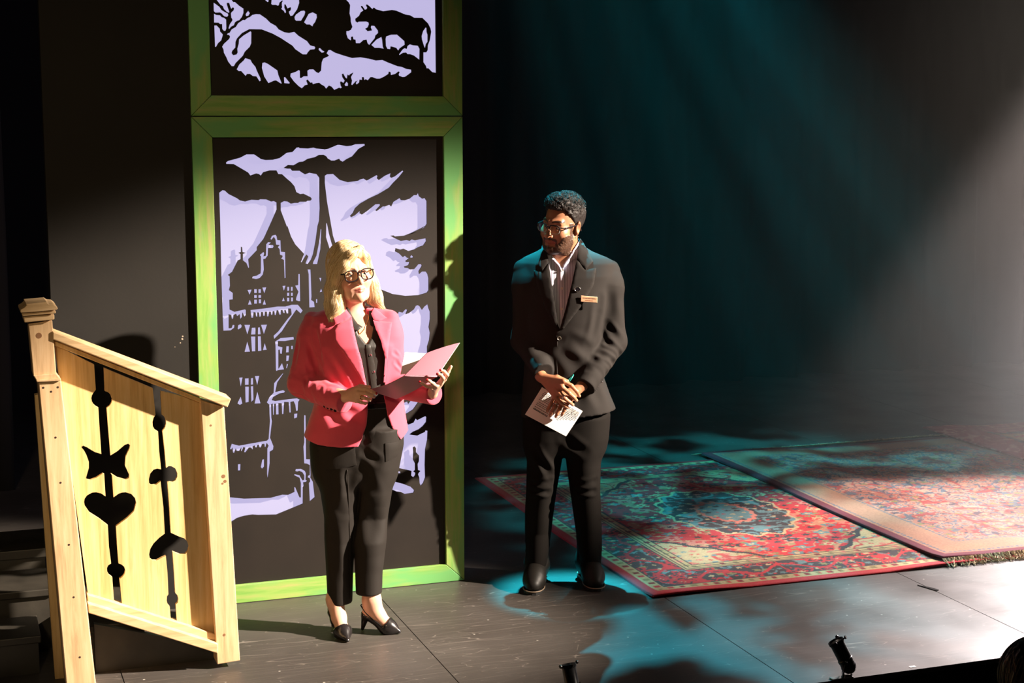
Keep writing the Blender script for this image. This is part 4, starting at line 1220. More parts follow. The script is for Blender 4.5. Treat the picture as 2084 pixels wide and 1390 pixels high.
class Head:
    def __init__(s, c, yaw, pitch, roll, sc, male):
        s.c = np.asarray(c, np.float32); s.R = rotm(yaw, pitch, roll); s.s = sc; s.male = male
    def loc(s, P): return ((P - s.c) @ s.R) / s.s
    def out(s, q): return np.asarray(q, np.float32) * s.s @ s.R.T + s.c
    def sdf(s, P):
        q = s.loc(P); m = s.male
        qa = q.copy(); qa[:, 0] = np.abs(qa[:, 0])
        d = ell(q, (0, .018, .036), (.074, .094, .088))
        d = smin(d, ell(q, (0, -.026, -.028), (.0615 if m else .060, .062, .088)), .03)
        d = smin(d, ell(q, (0, -.040, -.082), (.050 if m else .043, .044, .037 if m else .034)), .028)
        d = smin(d, rc(qa, (.054, .0, -.055), (.030, -.055, -.098), .018 if m else .013, .016 if m else .012), .03)
        d = smin(d, sph(q, (0, -.079, -.103), .0175), .022)
        d = smin(d, sph(qa, (.040, -.058, -.030), .026), .03)
        d = smin(d, rc(qa, (.010, -.0835, .021), (.040, -.070, .024), .011, .010), .018)
        d = smax(d, -sph(qa, (.031, -.103, .000), .0245), .014)
        # lids
        d = smin(d, rc(qa, (.046, -.066, .002), (.033, -.0815, .0095), .004, .0045), .004)
        d = smin(d, rc(qa, (.033, -.0815, .0095), (.018, -.074, .001), .0045, .004), .004)
        d = smin(d, rc(qa, (.045, -.067, -.003), (.031, -.079, -.010), .003, .0035), .005)
        d = smin(d, rc(qa, (.031, -.079, -.010), (.018, -.074, -.002), .0035, .003), .005)
        # nose
        wn = 1.22 if m else 1.0
        d = smin(d, rc(q, (0, -.080, .014), (0, -.108, -.030), .0065, .0095 * wn), .010)
        d = smin(d, sph(q, (0, -.1095, -.034), .0105 * wn), .006)
        d = smin(d, sph(qa, (.0115 * wn, -.098, -.037), .0078 * wn), .006)
        d = smax(d, -sph(qa, (.0065 * wn, -.104, -.0455), .0042), .003)
        # lips and the fold beside the mouth
        lw, lr = (.026, .0072) if m else (.0235, .0048)
        d = smin(d, rc(qa, (0, -.0915, -.0610), (lw, -.0785, -.0660), lr, .0025), .006)
        d = smin(d, rc(qa, (0, -.0905, -.0720), (lw * .9, -.0780, -.0675), lr * 1.1, .0025), .006)
        d = smax(d, -rc(qa, (0, -.0995, -.0665), (lw, -.0835, -.0668), .0022, .0018), .003)
        if not m:
            d = smax(d, -rc(qa, (.0175, -.099, -.040), (.0330, -.086, -.066), .0035, .003), .010)
            d = smax(d, -rc(qa, (.0300, -.089, -.072), (.0290, -.083, -.092), .003, .002), .010)
        # ears
        e = ell(qa, (.0775, .014, -.006), (.010, .020, .033), rotm(.45, 0, .12))
        e = smax(e, -ell(qa, (.0865, .008, -.004), (.008, .011, .019)), .006)
        d = smin(d, e, .006)
        return d * s.s


def hand_sdf(P, wrist, kn, fingers, thumb, r=1.0, forearm=None):
    d = np.full(len(P), 1e3, np.float32)
    for k in kn: d = smin(d, rc(P, wrist, k, .0165 * r, .0108 * r), .014)
    fr = (.0088, .0092, .0086, .0076)
    fd = np.full(len(P), 1e3, np.float32)
    for i, (k, f) in enumerate(zip(kn, fingers)):
        pts = [k] + list(f); n = len(pts)
        rs = [fr[i] * r * (1.1 - .30 * j / (n - 1)) for j in range(n)]
        fd = np.minimum(fd, chain(P, pts, rs, .004))
    d = smin(d, fd, .006)
    if thumb is not None:
        n = len(thumb); d = smin(d, chain(P, thumb, [.0135 * r, .0108 * r, .0085 * r, .0075 * r][:n], .006), .008)
    if forearm is not None: d = smin(d, rc(P, wrist, forearm, .0235 * r, .032 * r), .015)
    return d


def eye(hd, sx, gaze, iris, parent):
    """eyeball with its iris turned along gaze (head axes)"""
    c = np.array([sx * .031, -.0685, 0]); r = .0122; V, Fc = [], []
    n1, n2 = 16, 14; g = np.array(gaze, float); g /= np.linalg.norm(g)
    u = np.cross(g, [0, 0, 1.0]); u /= np.linalg.norm(u); v = np.cross(u, g); cols = []
    for i in range(n1 + 1):
        t = (i / n1) ** 1.5 * math.pi
        for k in range(n2):
            p = 2 * math.pi * k / n2
            V.append(hd.out(c + r * (math.cos(t) * g + math.sin(t) * (math.cos(p) * u + math.sin(p) * v))))
            cols.append((.005, .005, .005) if t < .20 else iris if t < .48 else (.75, .70, .66))
    for i in range(n1):
        for k in range(n2):
            l = (k + 1) % n2
            Fc.append((i * n2 + k, i * n2 + l, (i + 1) * n2 + l, (i + 1) * n2 + k))
    return mk('eye', V, Fc, M['eyecol'], parent, smooth=True, col=np.array(cols))


def glasses(hd, parent, rim, rimr, w, h, cx, mtop, mlow, y=-.098, z=-.004, sq=3.4):
    """two rims, lenses, bridge and temples in head axes"""
    root = None; pieces = []
    for s in (-1, 1):
        lp = []
        for k in range(36):
            t = 2 * math.pi * k / 36
            c_, s_ = math.cos(t), math.sin(t)
            xx = w * math.copysign(abs(c_) ** (2 / sq), c_); zz = h * math.copysign(abs(s_) ** (2 / sq), s_)
            zz *= 1.0 if zz > 0 else 1.0; xx *= (1 - .10 * (zz < 0) * abs(zz) / h)
            X = s * (cx + xx); Y = y + .22 * (abs(X)) ** 2 * 6
            lp.append((X, Y, z + zz))
        pieces.append((s, lp))
    fr = []
    for s, lp in pieces:
        if mlow is None:
            fr.append(tube([hd.out(p) for p in lp], rimr * hd.s, 8, True))
        else:
            fr.append(tube([hd.out(p) for p in lp[:19]], rimr * hd.s, 8))
    fr.append(tube([hd.out(p) for p in smooth_line([(-cx + w * .96, y + .001, z + h * .25), (0, y - .004, z + h * .55), (cx - w * .96, y + .001, z + h * .25)], 6)], rimr * 1.1 * hd.s, 8))
    for s in (-1, 1):
        fr.append(tube([hd.out(p) for p in smooth_line([(s * (cx + w * .98), y + .012, z + h * .55), (s * .0755, y + .03, z + h * .55), (s * .0785, -.02, z + .012), (s * .0785, .018, z + .012), (s * .080, .036, -.02)], 6)], rimr * 1.15 * hd.s, 8))
    g = mk('glasses', *join(*fr), mtop, parent, smooth=True)
    for s, lp in pieces:
        if mlow is not None:
            mk('lower_rim', *tube([hd.out(p) for p in lp[18:] + lp[:1]], rimr * .6 * hd.s, 6), mlow, g, smooth=True)
        pts = [hd.out(p) for p in lp]
        mk('lens', *prism(pts, hd.R @ np.array([0, .0012, 0])), M['lens'], g)
    return g


def strands(name, f, starts, sweep, n, stepl, rad, m, parent, lift=.0015, seed=0, jitter=.25, colr=None, grav=(0, 0, -1), free=None, flick=None):
    """thin locks that follow the hair surface downwards"""
    r = np.random.default_rng(seed); P = np.array(starts, np.float32); path = [P.copy()]
    g0 = np.array(grav, np.float32); sw = np.array(sweep(P), np.float32) if callable(sweep) else np.tile(np.array(sweep, np.float32), (len(P), 1))
    jit = r.normal(0, jitter, P.shape).astype(np.float32)
    for k in range(n):
        e = 2e-3
        G = np.stack([f(P + A_(e, 0, 0)) - f(P - A_(e, 0, 0)), f(P + A_(0, e, 0)) - f(P - A_(0, e, 0)), f(P + A_(0, 0, e)) - f(P - A_(0, 0, e))], 1)
        G /= np.linalg.norm(G, axis=1)[:, None] + 1e-9
        t = k / n
        d = g0 + sw * (1 - t) ** 1.5 + jit * .5 + .18 * np.sin(k * .5 + jit[:, :1] * 9) * jit[:, [1, 0, 2]]
        if flick is not None: d = d + flick(P)
        d -= (0 if free is None else 1) * 0 + G * (d * G).sum(1)[:, None]; d /= np.linalg.norm(d, axis=1)[:, None] + 1e-9
        P = P + d * stepl
        pull = (f(P) - lift)[:, None] * .8
        if free is not None: pull = pull * (1 - free(P))[:, None]
        P = P - G * pull
        path.append(P.copy())
    path = np.stack(path, 1); parts = []; cols = []
    for i, p in enumerate(path):
        L_ = r.integers(int(n * .5), n + 1)
        rr = np.full(L_, rad); rr[-3:] *= (.8, .55, .2); rr[0] *= .3
        tb = tube(p[:L_], rr, 3, cap=False); parts.append(tb)
        if colr is not None: cols.append(np.tile(colr(r), (len(tb[0]), 1)))
    o = mk(name, *join(*parts), m, parent, smooth=True, col=np.concatenate(cols) if cols else None)
    o['kind'] = 'stuff'
    return o
# ------------------------------------------------------------------ people
def table(Wf, rows, yaw=0.0):
    """rows: py, xl, xr, half depth, dy -> loft table"""
    out = []
    for py, xl, xr, b, dy in rows:
        l, r = Wf(xl, py, dy), Wf(xr, py, dy); w_ = (r[0] - l[0]) / 2
        a = math.sqrt(max(w_ * w_ - (b * math.sin(yaw)) ** 2, 1e-4)) / math.cos(yaw)
        out.append((l[2] / 2 + r[2] / 2, (l[0] + r[0]) / 2, dy, a, b))
    return sorted(out)


def xz(Wf, pts, dy): return [tuple(Wf(x, y, dy)[[0, 2]]) for x, y in pts]


def sleeve(P, pts, rs, hollow=.03):
    d = chain(P, pts, rs, .035)
    end = np.asarray(pts[-1], np.float32); u = end - np.asarray(pts[-2], np.float32); u /= np.linalg.norm(u)
    return d, (P - end) @ u


def place(label, frame_):
    r = empty('person', tuple(frame_.b), -YAW)
    return tag(r, label, 'person')


# ================= the woman
W = Frame((1.63, 6.47, 0))
woman = place('woman with blond shoulder-length hair in a raspberry blazer, reading from an open folder', W)
wh = Head(W(713.5, 557, 0.0), math.radians(27), math.radians(-3), math.radians(-6), .98, False)
yawT = math.radians(16)
tors = table(W, [(622, 690, 752, .045, .02), (630, 655, 784, .058, .02), (640, 637, 802, .074, .018), (662, 634, 808, .100, .01), (700, 644, 812, .120, 0), (750, 652, 815, .114, 0), (790, 650, 817, .110, 0), (830, 638, 822, .116, 0), (870, 625, 828, .132, 0), (915, 612, 834, .143, 0)], yawT)
swL = [W(634, 649, .01), W(636, 680, .0), W(614, 780, -.03), W(702, 819, -.19)]
swR = [W(795, 647, .02), W(791, 680, .02), W(804, 785, .01), W(884, 803, -.19)]
opening = xz(W, [(690, 634), (700, 640), (712, 665), (724, 695), (737, 740), (745, 790), (748, 830), (746, 865), (738, 890), (726, 918), (824, 918), (808, 893), (797, 875), (787, 848), (779, 806), (783, 760), (785, 720), (776, 690), (764, 660), (754, 636), (745, 620), (700, 620)], -.10)
hemx = [W(x, y, -.05) for x, y in [(600, 880), (618, 888), (650, 897), (700, 902), (735, 902), (800, 899), (815, 897), (830, 882), (840, 876)]]


def w_torso(P): return loft(P, tors, yawT, 2.25)


def w_jacket_full(P):
    d = w_torso(P)
    dl, cl = sleeve(P, swL, (.032, .056, .054, .046)); dr, cr = sleeve(P, swR, (.032, .055, .050, .044))
    dl = smax(dl, cl, .004); dr = smax(dr, cr, .004)
    # open cuffs
    dl = np.where(cl > -.035, np.maximum(dl, -(dl + .008)), dl); dr = np.where(cr > -.035, np.maximum(dr, -(dr + .008)), dr)
    d = smin(d, dl, .022); d = smin(d, dr, .022)
    return d


def w_jacket(P):
    d = w_jacket_full(P)
    d = np.maximum(d, np.interp(P[:, 0], [h[0] for h in hemx], [h[2] for h in hemx]) - P[:, 2])
    d = smax(d, P[:, 2] - W(714, 627, 0)[2], .006)
    d = smax(d, -rc(P, W(722, 660, .02), wh.out((0, .03, -.02)), .060, .064), .006)
    o = np.maximum(poly2(P[:, 0], P[:, 2], opening), P[:, 1] + .01)
    return smax(d, -o, .004)


def w_shirt(P): return w_torso(P) + .011


w_vee = xz(W, [(700, 615), (706, 634), (716, 656), (730, 684), (746, 703), (754, 690), (757, 672), (751, 650), (747, 632), (750, 615)], -.10)


def w_shirt_cut(P):
    d = w_shirt(P)
    d = np.maximum(d, P[:, 2] - W(714, 632, 0)[2]); d = np.maximum(d, W(750, 830, 0)[2] - P[:, 2])
    v = np.maximum(poly2(P[:, 0], P[:, 2], w_vee), P[:, 1] + .0)
    d = smax(d, -v, .003)
    return d


gw = lambda x, y: W.g(x, y)
T1, H1 = gw(709, 1310), None
u1 = np.array([.42, -1, 0]); u1 /= np.linalg.norm(u1); H1 = T1 - u1 * .232
T2, H2 = gw(818, 1291), gw(735, 1283)
u2 = (T2 - H2) / np.linalg.norm(T2 - H2); u2 = u2
HH = .058


def foot_pts(Hp, Tp):
    u = (Tp - Hp); L_ = np.linalg.norm(u); u = u / L_
    z = lambda h: np.array([0, 0, h])
    return dict(u=u, L=L_, heel=Hp + u * .035 + z(HH + .026), ank=Hp + u * .050 + z(HH + .085), shin=Hp + u * .045 + z(HH + .22), inst=Hp + u * .42 * L_ + z(HH * .62 + .040), ball=Hp + u * .66 * L_ + z(.026), toe=Tp - u * .035 + z(.014), H=Hp, T=Tp)


F1, F2 = foot_pts(H1, T1), foot_pts(H2, T2)
F1['shin'] = W(692, 1165, F1['ank'][1]); F2['shin'] = W(751, 1150, F2['ank'][1])


def foot_skin(P, f):
    d = chain(P, [f['shin'], f['ank'], f['heel']], (.036, .031, .028), .03)
    d = smin(d, chain(P, [f['ank'], f['inst'], f['ball'], f['toe']], (.030, .027, .026, .013), .03), .03)
    return d


def shoe(P, f):
    u, H_, L_ = f['u'], f['H'], f['L']; z = lambda h: np.array([0, 0, h])
    d = chain(P, [f['heel'] - z(.004), f['inst'] - z(.008), f['ball'] + z(.002), f['T'] - u * .012 + z(.011)], (.0315, .031, .0335, .0085), .03)
    # top line: low quarters, vamp closed over the toes
    s = (P - H_) @ np.asarray(u, np.float32) / L_
    top = np.interp(s, [-.1, .0, .2, .45, .60, .70, .78, 1.1], [HH + .035, HH + .035, HH + .022, HH * .5 + .030, .040, .060, .12, .2])
    d = smax(d, P[:, 2] - top.astype(np.float32), .006)
    d = np.maximum(d, -foot_skin(P, f) - .0005)
    d = np.maximum(d, .002 - P[:, 2])
    d = smin(d, rc(P, H_ + u * .020 + z(HH + .004), H_ + u * .006 + z(.006), .018, .0065), .012)
    return np.maximum(d, .001 - P[:, 2])


wristL, wristR = W(703, 807, -.195), W(879, 800, -.19)
knL = [W(728, 791, -.25), W(731, 799, -.262), W(729, 808, -.257), W(724, 815, -.247)]
fgL = [[W(744, 791, -.280), W(757, 797, -.290), W(766, 801, -.284)], [W(746, 801, -.288), W(757, 806, -.284), W(761, 808, -.270)], [W(742, 810, -.282), W(752, 814, -.274), W(755, 812, -.258)], [W(735, 819, -.266), W(744, 821, -.258), W(747, 819, -.245)]]
thL = [W(710, 797, -.205), W(733, 787, -.232), W(751, 788, -.232)]
knR = [W(904, 772, -.245), W(897, 779, -.258), W(888, 785, -.266), W(878, 789, -.268)]
fgR = [[W(910, 763, -.275), W(904, 756, -.296), W(896, 753, -.302)], [W(902, 770, -.288), W(898, 764, -.305), W(890, 761, -.308)], [W(882, 781, -.296), W(875, 776, -.308), W(869, 773, -.310)], [W(868, 786, -.292), W(860, 781, -.304), W(854, 777, -.306)]]
thR = [W(884, 792, -.20), W(902, 770, -.205), W(912, 757, -.212), W(918, 746, -.215)]
w_neck0, w_neck1 = wh.out((0, .022, -.06)), W(722, 655, .025)
wn_ = [fgL[0][-1] + (.003, -.004, .002), fgR[0][-1] + (-.001, -.005, .002), fgR[1][-1] + (-.001, -.005, .002), fgR[2][-1] + (-.001, -.005, .002), fgR[3][-1] + (-.001, -.005, .002)]
tk = {'L': (swL[1], swL[2]), 'R': (swR[1], swR[2])}
hipL, hipR = W(690, 905, .0), W(772, 905, .0)
kneeL, kneeR = W(690, 1075, -.02), W(755, 1070, .02)


def w_body(P):
    z = P[:, 2]; d = np.full(len(P), 1e3, np.float32)
    def part(m, fn):
        if m.any(): d[m] = fn(P[m], d[m])
    part(z > 1.20, lambda p, c: np.minimum(c, wh.sdf(p)))
    part(z > 1.05, lambda p, c: smin(c, rc(p, w_neck0, w_neck1, .050, .052), .025))
    def tor(p):
        t = np.maximum(w_torso(p) + .019, p[:, 2] - W(714, 640, 0)[2]); return np.maximum(t, W(750, 842, 0)[2] - p[:, 2])
    part((z > .7) & (z < 1.55), lambda p, c: smin(c, tor(p), .03))
    part((z > .8) & (z < 1.5), lambda p, c: smin(c, np.minimum(chain(p, [swL[1], swL[2], wristL], (.040, .036, .024), .02), chain(p, [swR[1], swR[2], wristR], (.040, .036, .024), .02)), .02))
    part((z > .88) & (z < 1.25), lambda p, c: smin(c, hand_sdf(p, wristL, knL, fgL, thL, .93), .010))
    part((z > .88) & (z < 1.25), lambda p, c: smin(c, hand_sdf(p, wristR, knR, fgR, thR, .90), .010))
    part(z < 1.0, lambda p, c: smin(c, np.minimum(chain(p, [hipL, kneeL, F1['shin']], (.06, .046, .036), .03), chain(p, [hipR, kneeR, F2['shin']], (.06, .046, .036), .03)), .03))
    part(z < .4, lambda p, c: smin(c, np.minimum(foot_skin(p, F1), foot_skin(p, F2)), .02))
    return d


def w_skin(V):
    c = np.tile(np.array((.66, .36, .25)), (len(V), 1))
    c *= (.95 + .10 * vnoise(V * 90, 3))[:, None]
    q = wh.loc(V.astype(np.float32)); a = np.abs(q[:, 0])
    head = np.linalg.norm(q, axis=1) < .17
    def tint(m, col, k): c[m] = c[m] * (1 - k) + np.array(col) * k
    lip = head & (a < .026 - .6 * np.abs(q[:, 2] + .0665)) & (np.abs(q[:, 2] + .0665) < .0125 * (1 - (a / .03) ** 2)) & (q[:, 1] < -.07)
    tint(lip, (.50, .12, .10), .8)
    ck = head & (np.hypot(a - .043, q[:, 2] + .03) < .022) & (q[:, 1] < -.04); tint(ck, (.72, .26, .18), .35)
    br = head & (np.abs(q[:, 2] - (.0235 + .006 * np.sin(np.clip((a - .012) / .04, 0, 1) * 2.4))) < .0035) & (a > .012) & (a < .050) & (q[:, 1] < -.05)
    tint(br, (.16, .09, .05), .75)
    lid = head & (np.abs(q[:, 2] - .0095 + 10 * (a - .032) ** 2 * 2) < .003) & (a > .017) & (a < .047) & (q[:, 1] < -.06); tint(lid, (.08, .04, .03), .75)
    for n_ in wn_:
        tint(np.linalg.norm(V - n_, axis=1) < .0072, (.40, .005, .015), 1)
    return c


bx = seglist((-.42, .62, .0030))
by = seglist((-.36, .22, .0030))
bz = seglist((-.002, .16, .003), (.16, .90, .012), (.90, 1.16, .0026), (1.16, 1.32, .006), (1.32, 1.62, .0024))
organic('body', w_body, bx, by, bz, M['skin_w'], woman, col=w_skin, rl=1)
wj_cr = [(W(594, 768, -.06), W(636, 790, -.10), .007, .012), (W(592, 786, -.06), W(640, 799, -.11), .007, .011), (W(600, 752, -.03), W(642, 775, -.08), .009, .010), (W(598, 800, -.07), W(650, 812, -.13), .008, .009),
         (W(622, 770, -.10), W(634, 806, -.12), .008, .009), (W(640, 788, -.13), W(660, 826, -.16), .008, .008), (W(655, 792, -.15), W(672, 820, -.18), .008, .007), (W(672, 796, -.17), W(692, 812, -.19), .007, .006),
         (W(628, 690, -.05), W(640, 750, -.07), .012, .009), (W(612, 690, -.03), W(602, 748, -.05), .012, .008), (W(622, 715, -.05), W(630, 768, -.07), .010, .008), (W(645, 665, -.07), W(652, 740, -.10), .012, .008),
         (W(662, 720, -.12), W(706, 795, -.13), .018, .008), (W(655, 740, -.11), W(690, 800, -.13), .014, .007), (W(650, 800, -.11), W(690, 862, -.13), .024, .008), (W(690, 830, -.13), W(735, 850, -.13), .02, .006),
         (W(806, 738, -.04), W(828, 758, -.03), .008, .005), (W(802, 718, -.05), W(828, 734, -.03), .008, .005), (W(800, 688, -.08), W(806, 735, -.07), .010, .008), (W(792, 840, -.12), W(806, 885, -.12), .018, .006)]
jacket = organic('jacket', w_jacket, *bounds((-.34, -.32, .68), (.46, .20, 1.45), .0042), M['jacket_w'], woman, rl=2,
                 disp=lambda V, N: creases(V, wj_cr) + .006 * (fbm(V * (9, 9, 6), 11) - .45))
SH = organic('blouse', w_shirt_cut, *bounds((-.22, -.18, .94), (.24, .18, 1.42), .0045), M['black_silk'], woman, rl=1,
             disp=lambda V, N: .006 * (fbm(V * (22, 22, 4), 13) - .45))
for s_, pts in (('collar', [(699, 626), (707, 632), (716, 648), (726, 660), (737, 667), (727, 674), (716, 668), (705, 650)]), ('collar', [(747, 628), (753, 634), (759, 652), (760, 668), (752, 664), (748, 648)])):
    drape(s_, w_shirt, xz(W, pts, -.09), M['black_silk'], SH, .003, .006, .006)
drape('placket', w_shirt, xz(W, [(744, 702), (753, 702), (762, 745), (768, 790), (768, 812), (757, 812), (755, 785), (749, 745)], -.11), M['black_silk'], SH, .002, .003, .007)
for (x, y) in [(752.5, 724), (759.5, 759), (763, 795)]:
    p = W(x, y, -.12); yy = project(w_shirt, [p[0]], [p[2]], -.4, .1)[0]
    mk('button', *lathe([(0, .002), (.0035, .002), (.0055, .003), (.0055, 0), (0, 0)], 12, (0, -1, 0), (p[0], yy - .005, p[2])), M['silver'], SH)
col_w = [('collar', [(676, 630), (690, 627), (699, 632), (713, 648), (700, 655), (681, 662), (675, 648)]), ('lapel', [(690, 659), (713, 649), (724, 690), (736, 732), (746, 786), (743, 788), (724, 752), (700, 716), (681, 692), (679, 671)]),
         ('collar', [(757, 633), (767, 640), (784, 653), (770, 658), (758, 654), (752, 643)]), ('lapel', [(757, 655), (771, 659), (795, 661), (791, 692), (787, 732), (783, 780), (780, 780), (783, 730), (775, 697), (764, 674)])]
for nm, pts in col_w:
    drape(nm, w_jacket_full, xz(W, pts, -.11), M['jacket_w'], jacket, .005 + .002 * (nm == 'collar'), .009, .007)
for (x, y) in [(659, 830), (666, 832), (674, 834), (682, 836)]:
    p = W(x, y, -.2); yy = project(w_jacket_full, [p[0]], [p[2]], -.5, .1)[0]
    mk('cuff_button', *lathe([(0, .004), (.005, .004), (.0065, .0025), (.0065, 0), (0, 0)], 12, (0, -1, -.2), (p[0], yy - .001, p[2])), M['acetate'], jacket)
# trousers
yL, yR = F1['shin'][1] + .004, F2['shin'][1] + .004
pel = table(W, [(800, 655, 813, .092, 0), (850, 645, 818, .100, 0), (905, 635, 818, .108, 0), (950, 638, 808, .100, 0), (1010, 652, 796, .080, 0)])
lgL = table(W, [(860, 640, 740, .104, 0), (905, 635, 738, .108, 0), (950, 640, 740, .104, 0), (1000, 652, 736, .096, -.01), (1050, 660, 725, .078, -.02), (1100, 661, 721, .072, yL * .3), (1160, 664, 718, .062, yL * .6), (1228, 667, 717, .056, yL)])
lgR = table(W, [(860, 740, 814, .096, 0), (905, 738, 815, .100, 0), (950, 736, 808, .100, .0), (1000, 730, 798, .094, .005), (1050, 722, 790, .078, .02), (1100, 721, 785, .070, yR * .5), (1160, 723, 779, .062, yR * .8), (1208, 724, 777, .057, yR)])
zhL, zhR = W(692, 1227, yL)[2], W(750, 1207, yR)[2]


def w_trou(P):
    x, z = P[:, 0], P[:, 2]
    a = smax(loft(P, pel, yawT * .5), W(735, 985, 0)[2] - z, .05); a = np.maximum(a, z - W(735, 812, 0)[2])
    l = np.maximum(loft(P, lgL, 0, 2.1), zhL + .06 * (x - W(692, 1227, yL)[0]) - z); l = np.maximum(l, z - W(690, 870, 0)[2])
    r = np.maximum(loft(P, lgR, 0, 2.1), zhR - z); r = np.maximum(r, z - W(770, 870, 0)[2])
    l = np.where(z < zhL + .03, np.maximum(l, -(l + .006)), l); r = np.where(z < zhR + .03, np.maximum(r, -(r + .006)), r)
    lg = smin(l, r, .012)
    return smin(a, lg, .03)


wt_cr = [(W(738, 905, -.1), W(700, 930, -.1), .02, .006), (W(742, 920, -.1), W(770, 940, -.1), .016, .005), (W(735, 945, -.1), W(690, 985, -.1), .022, .003), (W(745, 960, -.1), W(765, 1010, -.08), .02, .003),
         (W(676, 960, -.1), W(690, 1050, -.08), .022, .006), (W(712, 960, -.1), W(700, 1040, -.08), .02, .005), (W(756, 1030, -.06), W(760, 1130, -.04), .03, .007), (W(672, 1060, -.08), W(680, 1180, -.1), .022, .005), (W(742, 1150, .0), W(768, 1185, -.0), .014, .004)]
tr = organic('trousers', w_trou, *bounds((-.26, -.20, .10), (.24, .22, 1.02), .0048), M['black_cloth'], woman, rl=2,
             disp=lambda V, N: creases(V, wt_cr) + .006 * (fbm(V * (10, 10, 3), 17) - .45))
drape('pocket', w_trou, xz(W, [(642, 908), (722, 908), (726, 946), (700, 951), (668, 956), (650, 935)], -.1), M['black_cloth'], tr, .002, .003, .009)
drape('pocket', w_trou, xz(W, [(785, 900), (814, 900), (812, 930), (786, 938)], -.08), M['black_cloth'], tr, .002, .003, .009)
drape('fly', w_trou, xz(W, [(750, 826), (762, 826), (764, 880), (757, 900), (750, 880)], -.1), M['black_cloth'], tr, .002, .002, .009)
sm = line_on(w_trou, xz(W, [(708, 953), (711, 1040), (711, 1130), (712, 1222)], -.08), 60, .0)
mk('seam', *tube(sm, .0022, 6), M['black_cloth'], tr, smooth=True)
belt_f = lambda P: np.maximum(np.abs(P[:, 0] - W(763, 818, -.1)[0]) - .048, np.maximum(loft(P, pel, yawT * .5) - .005, np.maximum(P[:, 2] - W(735, 811, 0)[2], W(735, 826, 0)[2] - P[:, 2])))
bl = organic('belt', belt_f, *bounds((-.2, -.14, .93), (.2, .14, 1.02), .004), M['leather'], woman, rl=1)
bq = [W(x, y, -.12) for x, y in [(748, 812), (763, 811), (764, 822), (749, 823)]]
yb = project(belt_f, [bq[0][0]], [bq[0][2] - .01], -.4, .1)[0] - .004
mk('buckle', *tube([(q[0], yb, q[2]) for q in bq], .0022, 6, True), M['silver'], bl)
for f in (F1, F2):
    so_ = organic('shoe', lambda P, f=f: shoe(P, f), *bounds(np.minimum(f['H'], f['T']) + (-.055, -.055, -.004), np.maximum(f['H'], f['T']) + (.055, .055, .14), .0026), M['leather'], woman, rl=2)
    u = f['u']; sd = np.array([-u[1], u[0], 0])
    pts = [f['H'] + u * .42 * f['L'] + sd * .030 + (0, 0, HH * .6 + .024), f['H'] + u * .2 * f['L'] + sd * .031 + (0, 0, HH + .030), f['H'] + u * .012 + sd * .018 + (0, 0, HH + .052), f['H'] + u * .001 + (0, 0, HH + .055), f['H'] + u * .012 - sd * .018 + (0, 0, HH + .052), f['H'] + u * .2 * f['L'] - sd * .031 + (0, 0, HH + .030), f['H'] + u * .42 * f['L'] - sd * .030 + (0, 0, HH * .6 + .024)]
    mk('sling_strap', *tube(smooth_line(pts, 6), .0028, 6), M['leather'], so_, smooth=True)
# hair
def w_hair(P):
    q = wh.loc(P)
    d = ell(q, (0, .024, .044), (.088, .108, .100))
    d = smin(d, ell(q, (0, .062, -.055), (.088, .058, .135)), .03)
    face = ell(q, (.010, -.135, -.022), (.056, .100, .126))
    d = smax(d, -face, .012)
    s1 = chain(q, [(-.066, -.018, .035), (-.086, -.010, -.06), (-.096, -.014, -.125), (-.118, -.022, -.178)], (.034, .040, .042, .014), .02)
    s2 = chain(q, [(.064, -.012, .035), (.080, -.008, -.06), (.088, -.012, -.115), (.112, -.020, -.165)], (.030, .033, .034, .013), .02)
    b1 = chain(q, [(.030, -.066, .104), (-.016, -.086, .084), (-.052, -.076, .045), (-.078, -.045, -.012)], (.015, .019, .022, .024), .02)
    b2 = chain(q, [(.032, -.064, .104), (.054, -.060, .066), (.068, -.044, .01)], (.013, .014, .018), .02)
    d = smin(smin(d, s1, .02), smin(s2, smin(b1, b2, .012), .015), .016)
    return d * wh.s


def w_hair_rough(P):
    q = wh.loc(P)
    return w_hair(P) + .0045 * (vnoise(q * (150, 150, 16), 5) - .5) + .0035 * (vnoise(q * (42, 42, 9), 6) - .5)


def blond(V):
    n = vnoise(V * (190, 190, 12), 8); n2 = vnoise(V * (60, 60, 9), 9)
    a, b, c = np.array((.34, .19, .07)), np.array((.62, .42, .20)), np.array((.76, .58, .34))
    t = np.clip(.2 + .5 * n + .4 * n2, 0, 1)[:, None]
    return np.where(t < .5, a + (b - a) * t * 2, b + (c - b) * (t * 2 - 1))


hair = organic('hair', w_hair_rough, *bounds(wh.c + (-.17, -.15, -.22), wh.c + (.17, .16, .17), .0026), M['blond'], woman, col=blond, rl=1)
rs_ = np.random.default_rng(12)
hv = np.array([v.co for v in hair.data.vertices], np.float32); hn = np.array([v.normal for v in hair.data.vertices], np.float32)
hq = wh.loc(hv); ok = ((hv - wh.c) * hn).sum(1) > .02
ok &= (hq[:, 2] > -.10) & ~((hq[:, 1] < -.05) & (np.abs(hq[:, 0]) < .05) & (hq[:, 2] < .03))
st0 = hv[rs_.choice(np.nonzero(ok)[0], 2300, replace=False)]
def sweepw(P):
    q = wh.loc(P); s = np.zeros_like(q); top = np.clip((q[:, 2] + .02) / .10, 0, 1)
    s[:, 0] = np.where(q[:, 0] > .030, .9, -1.7) * top; s[:, 1] = np.where(q[:, 1] < -.02, .15, .35) * top
    return s @ wh.R.T
def loose(P):
    q = wh.loc(P); return np.clip((-.115 - q[:, 2]) / .03, 0, 1)
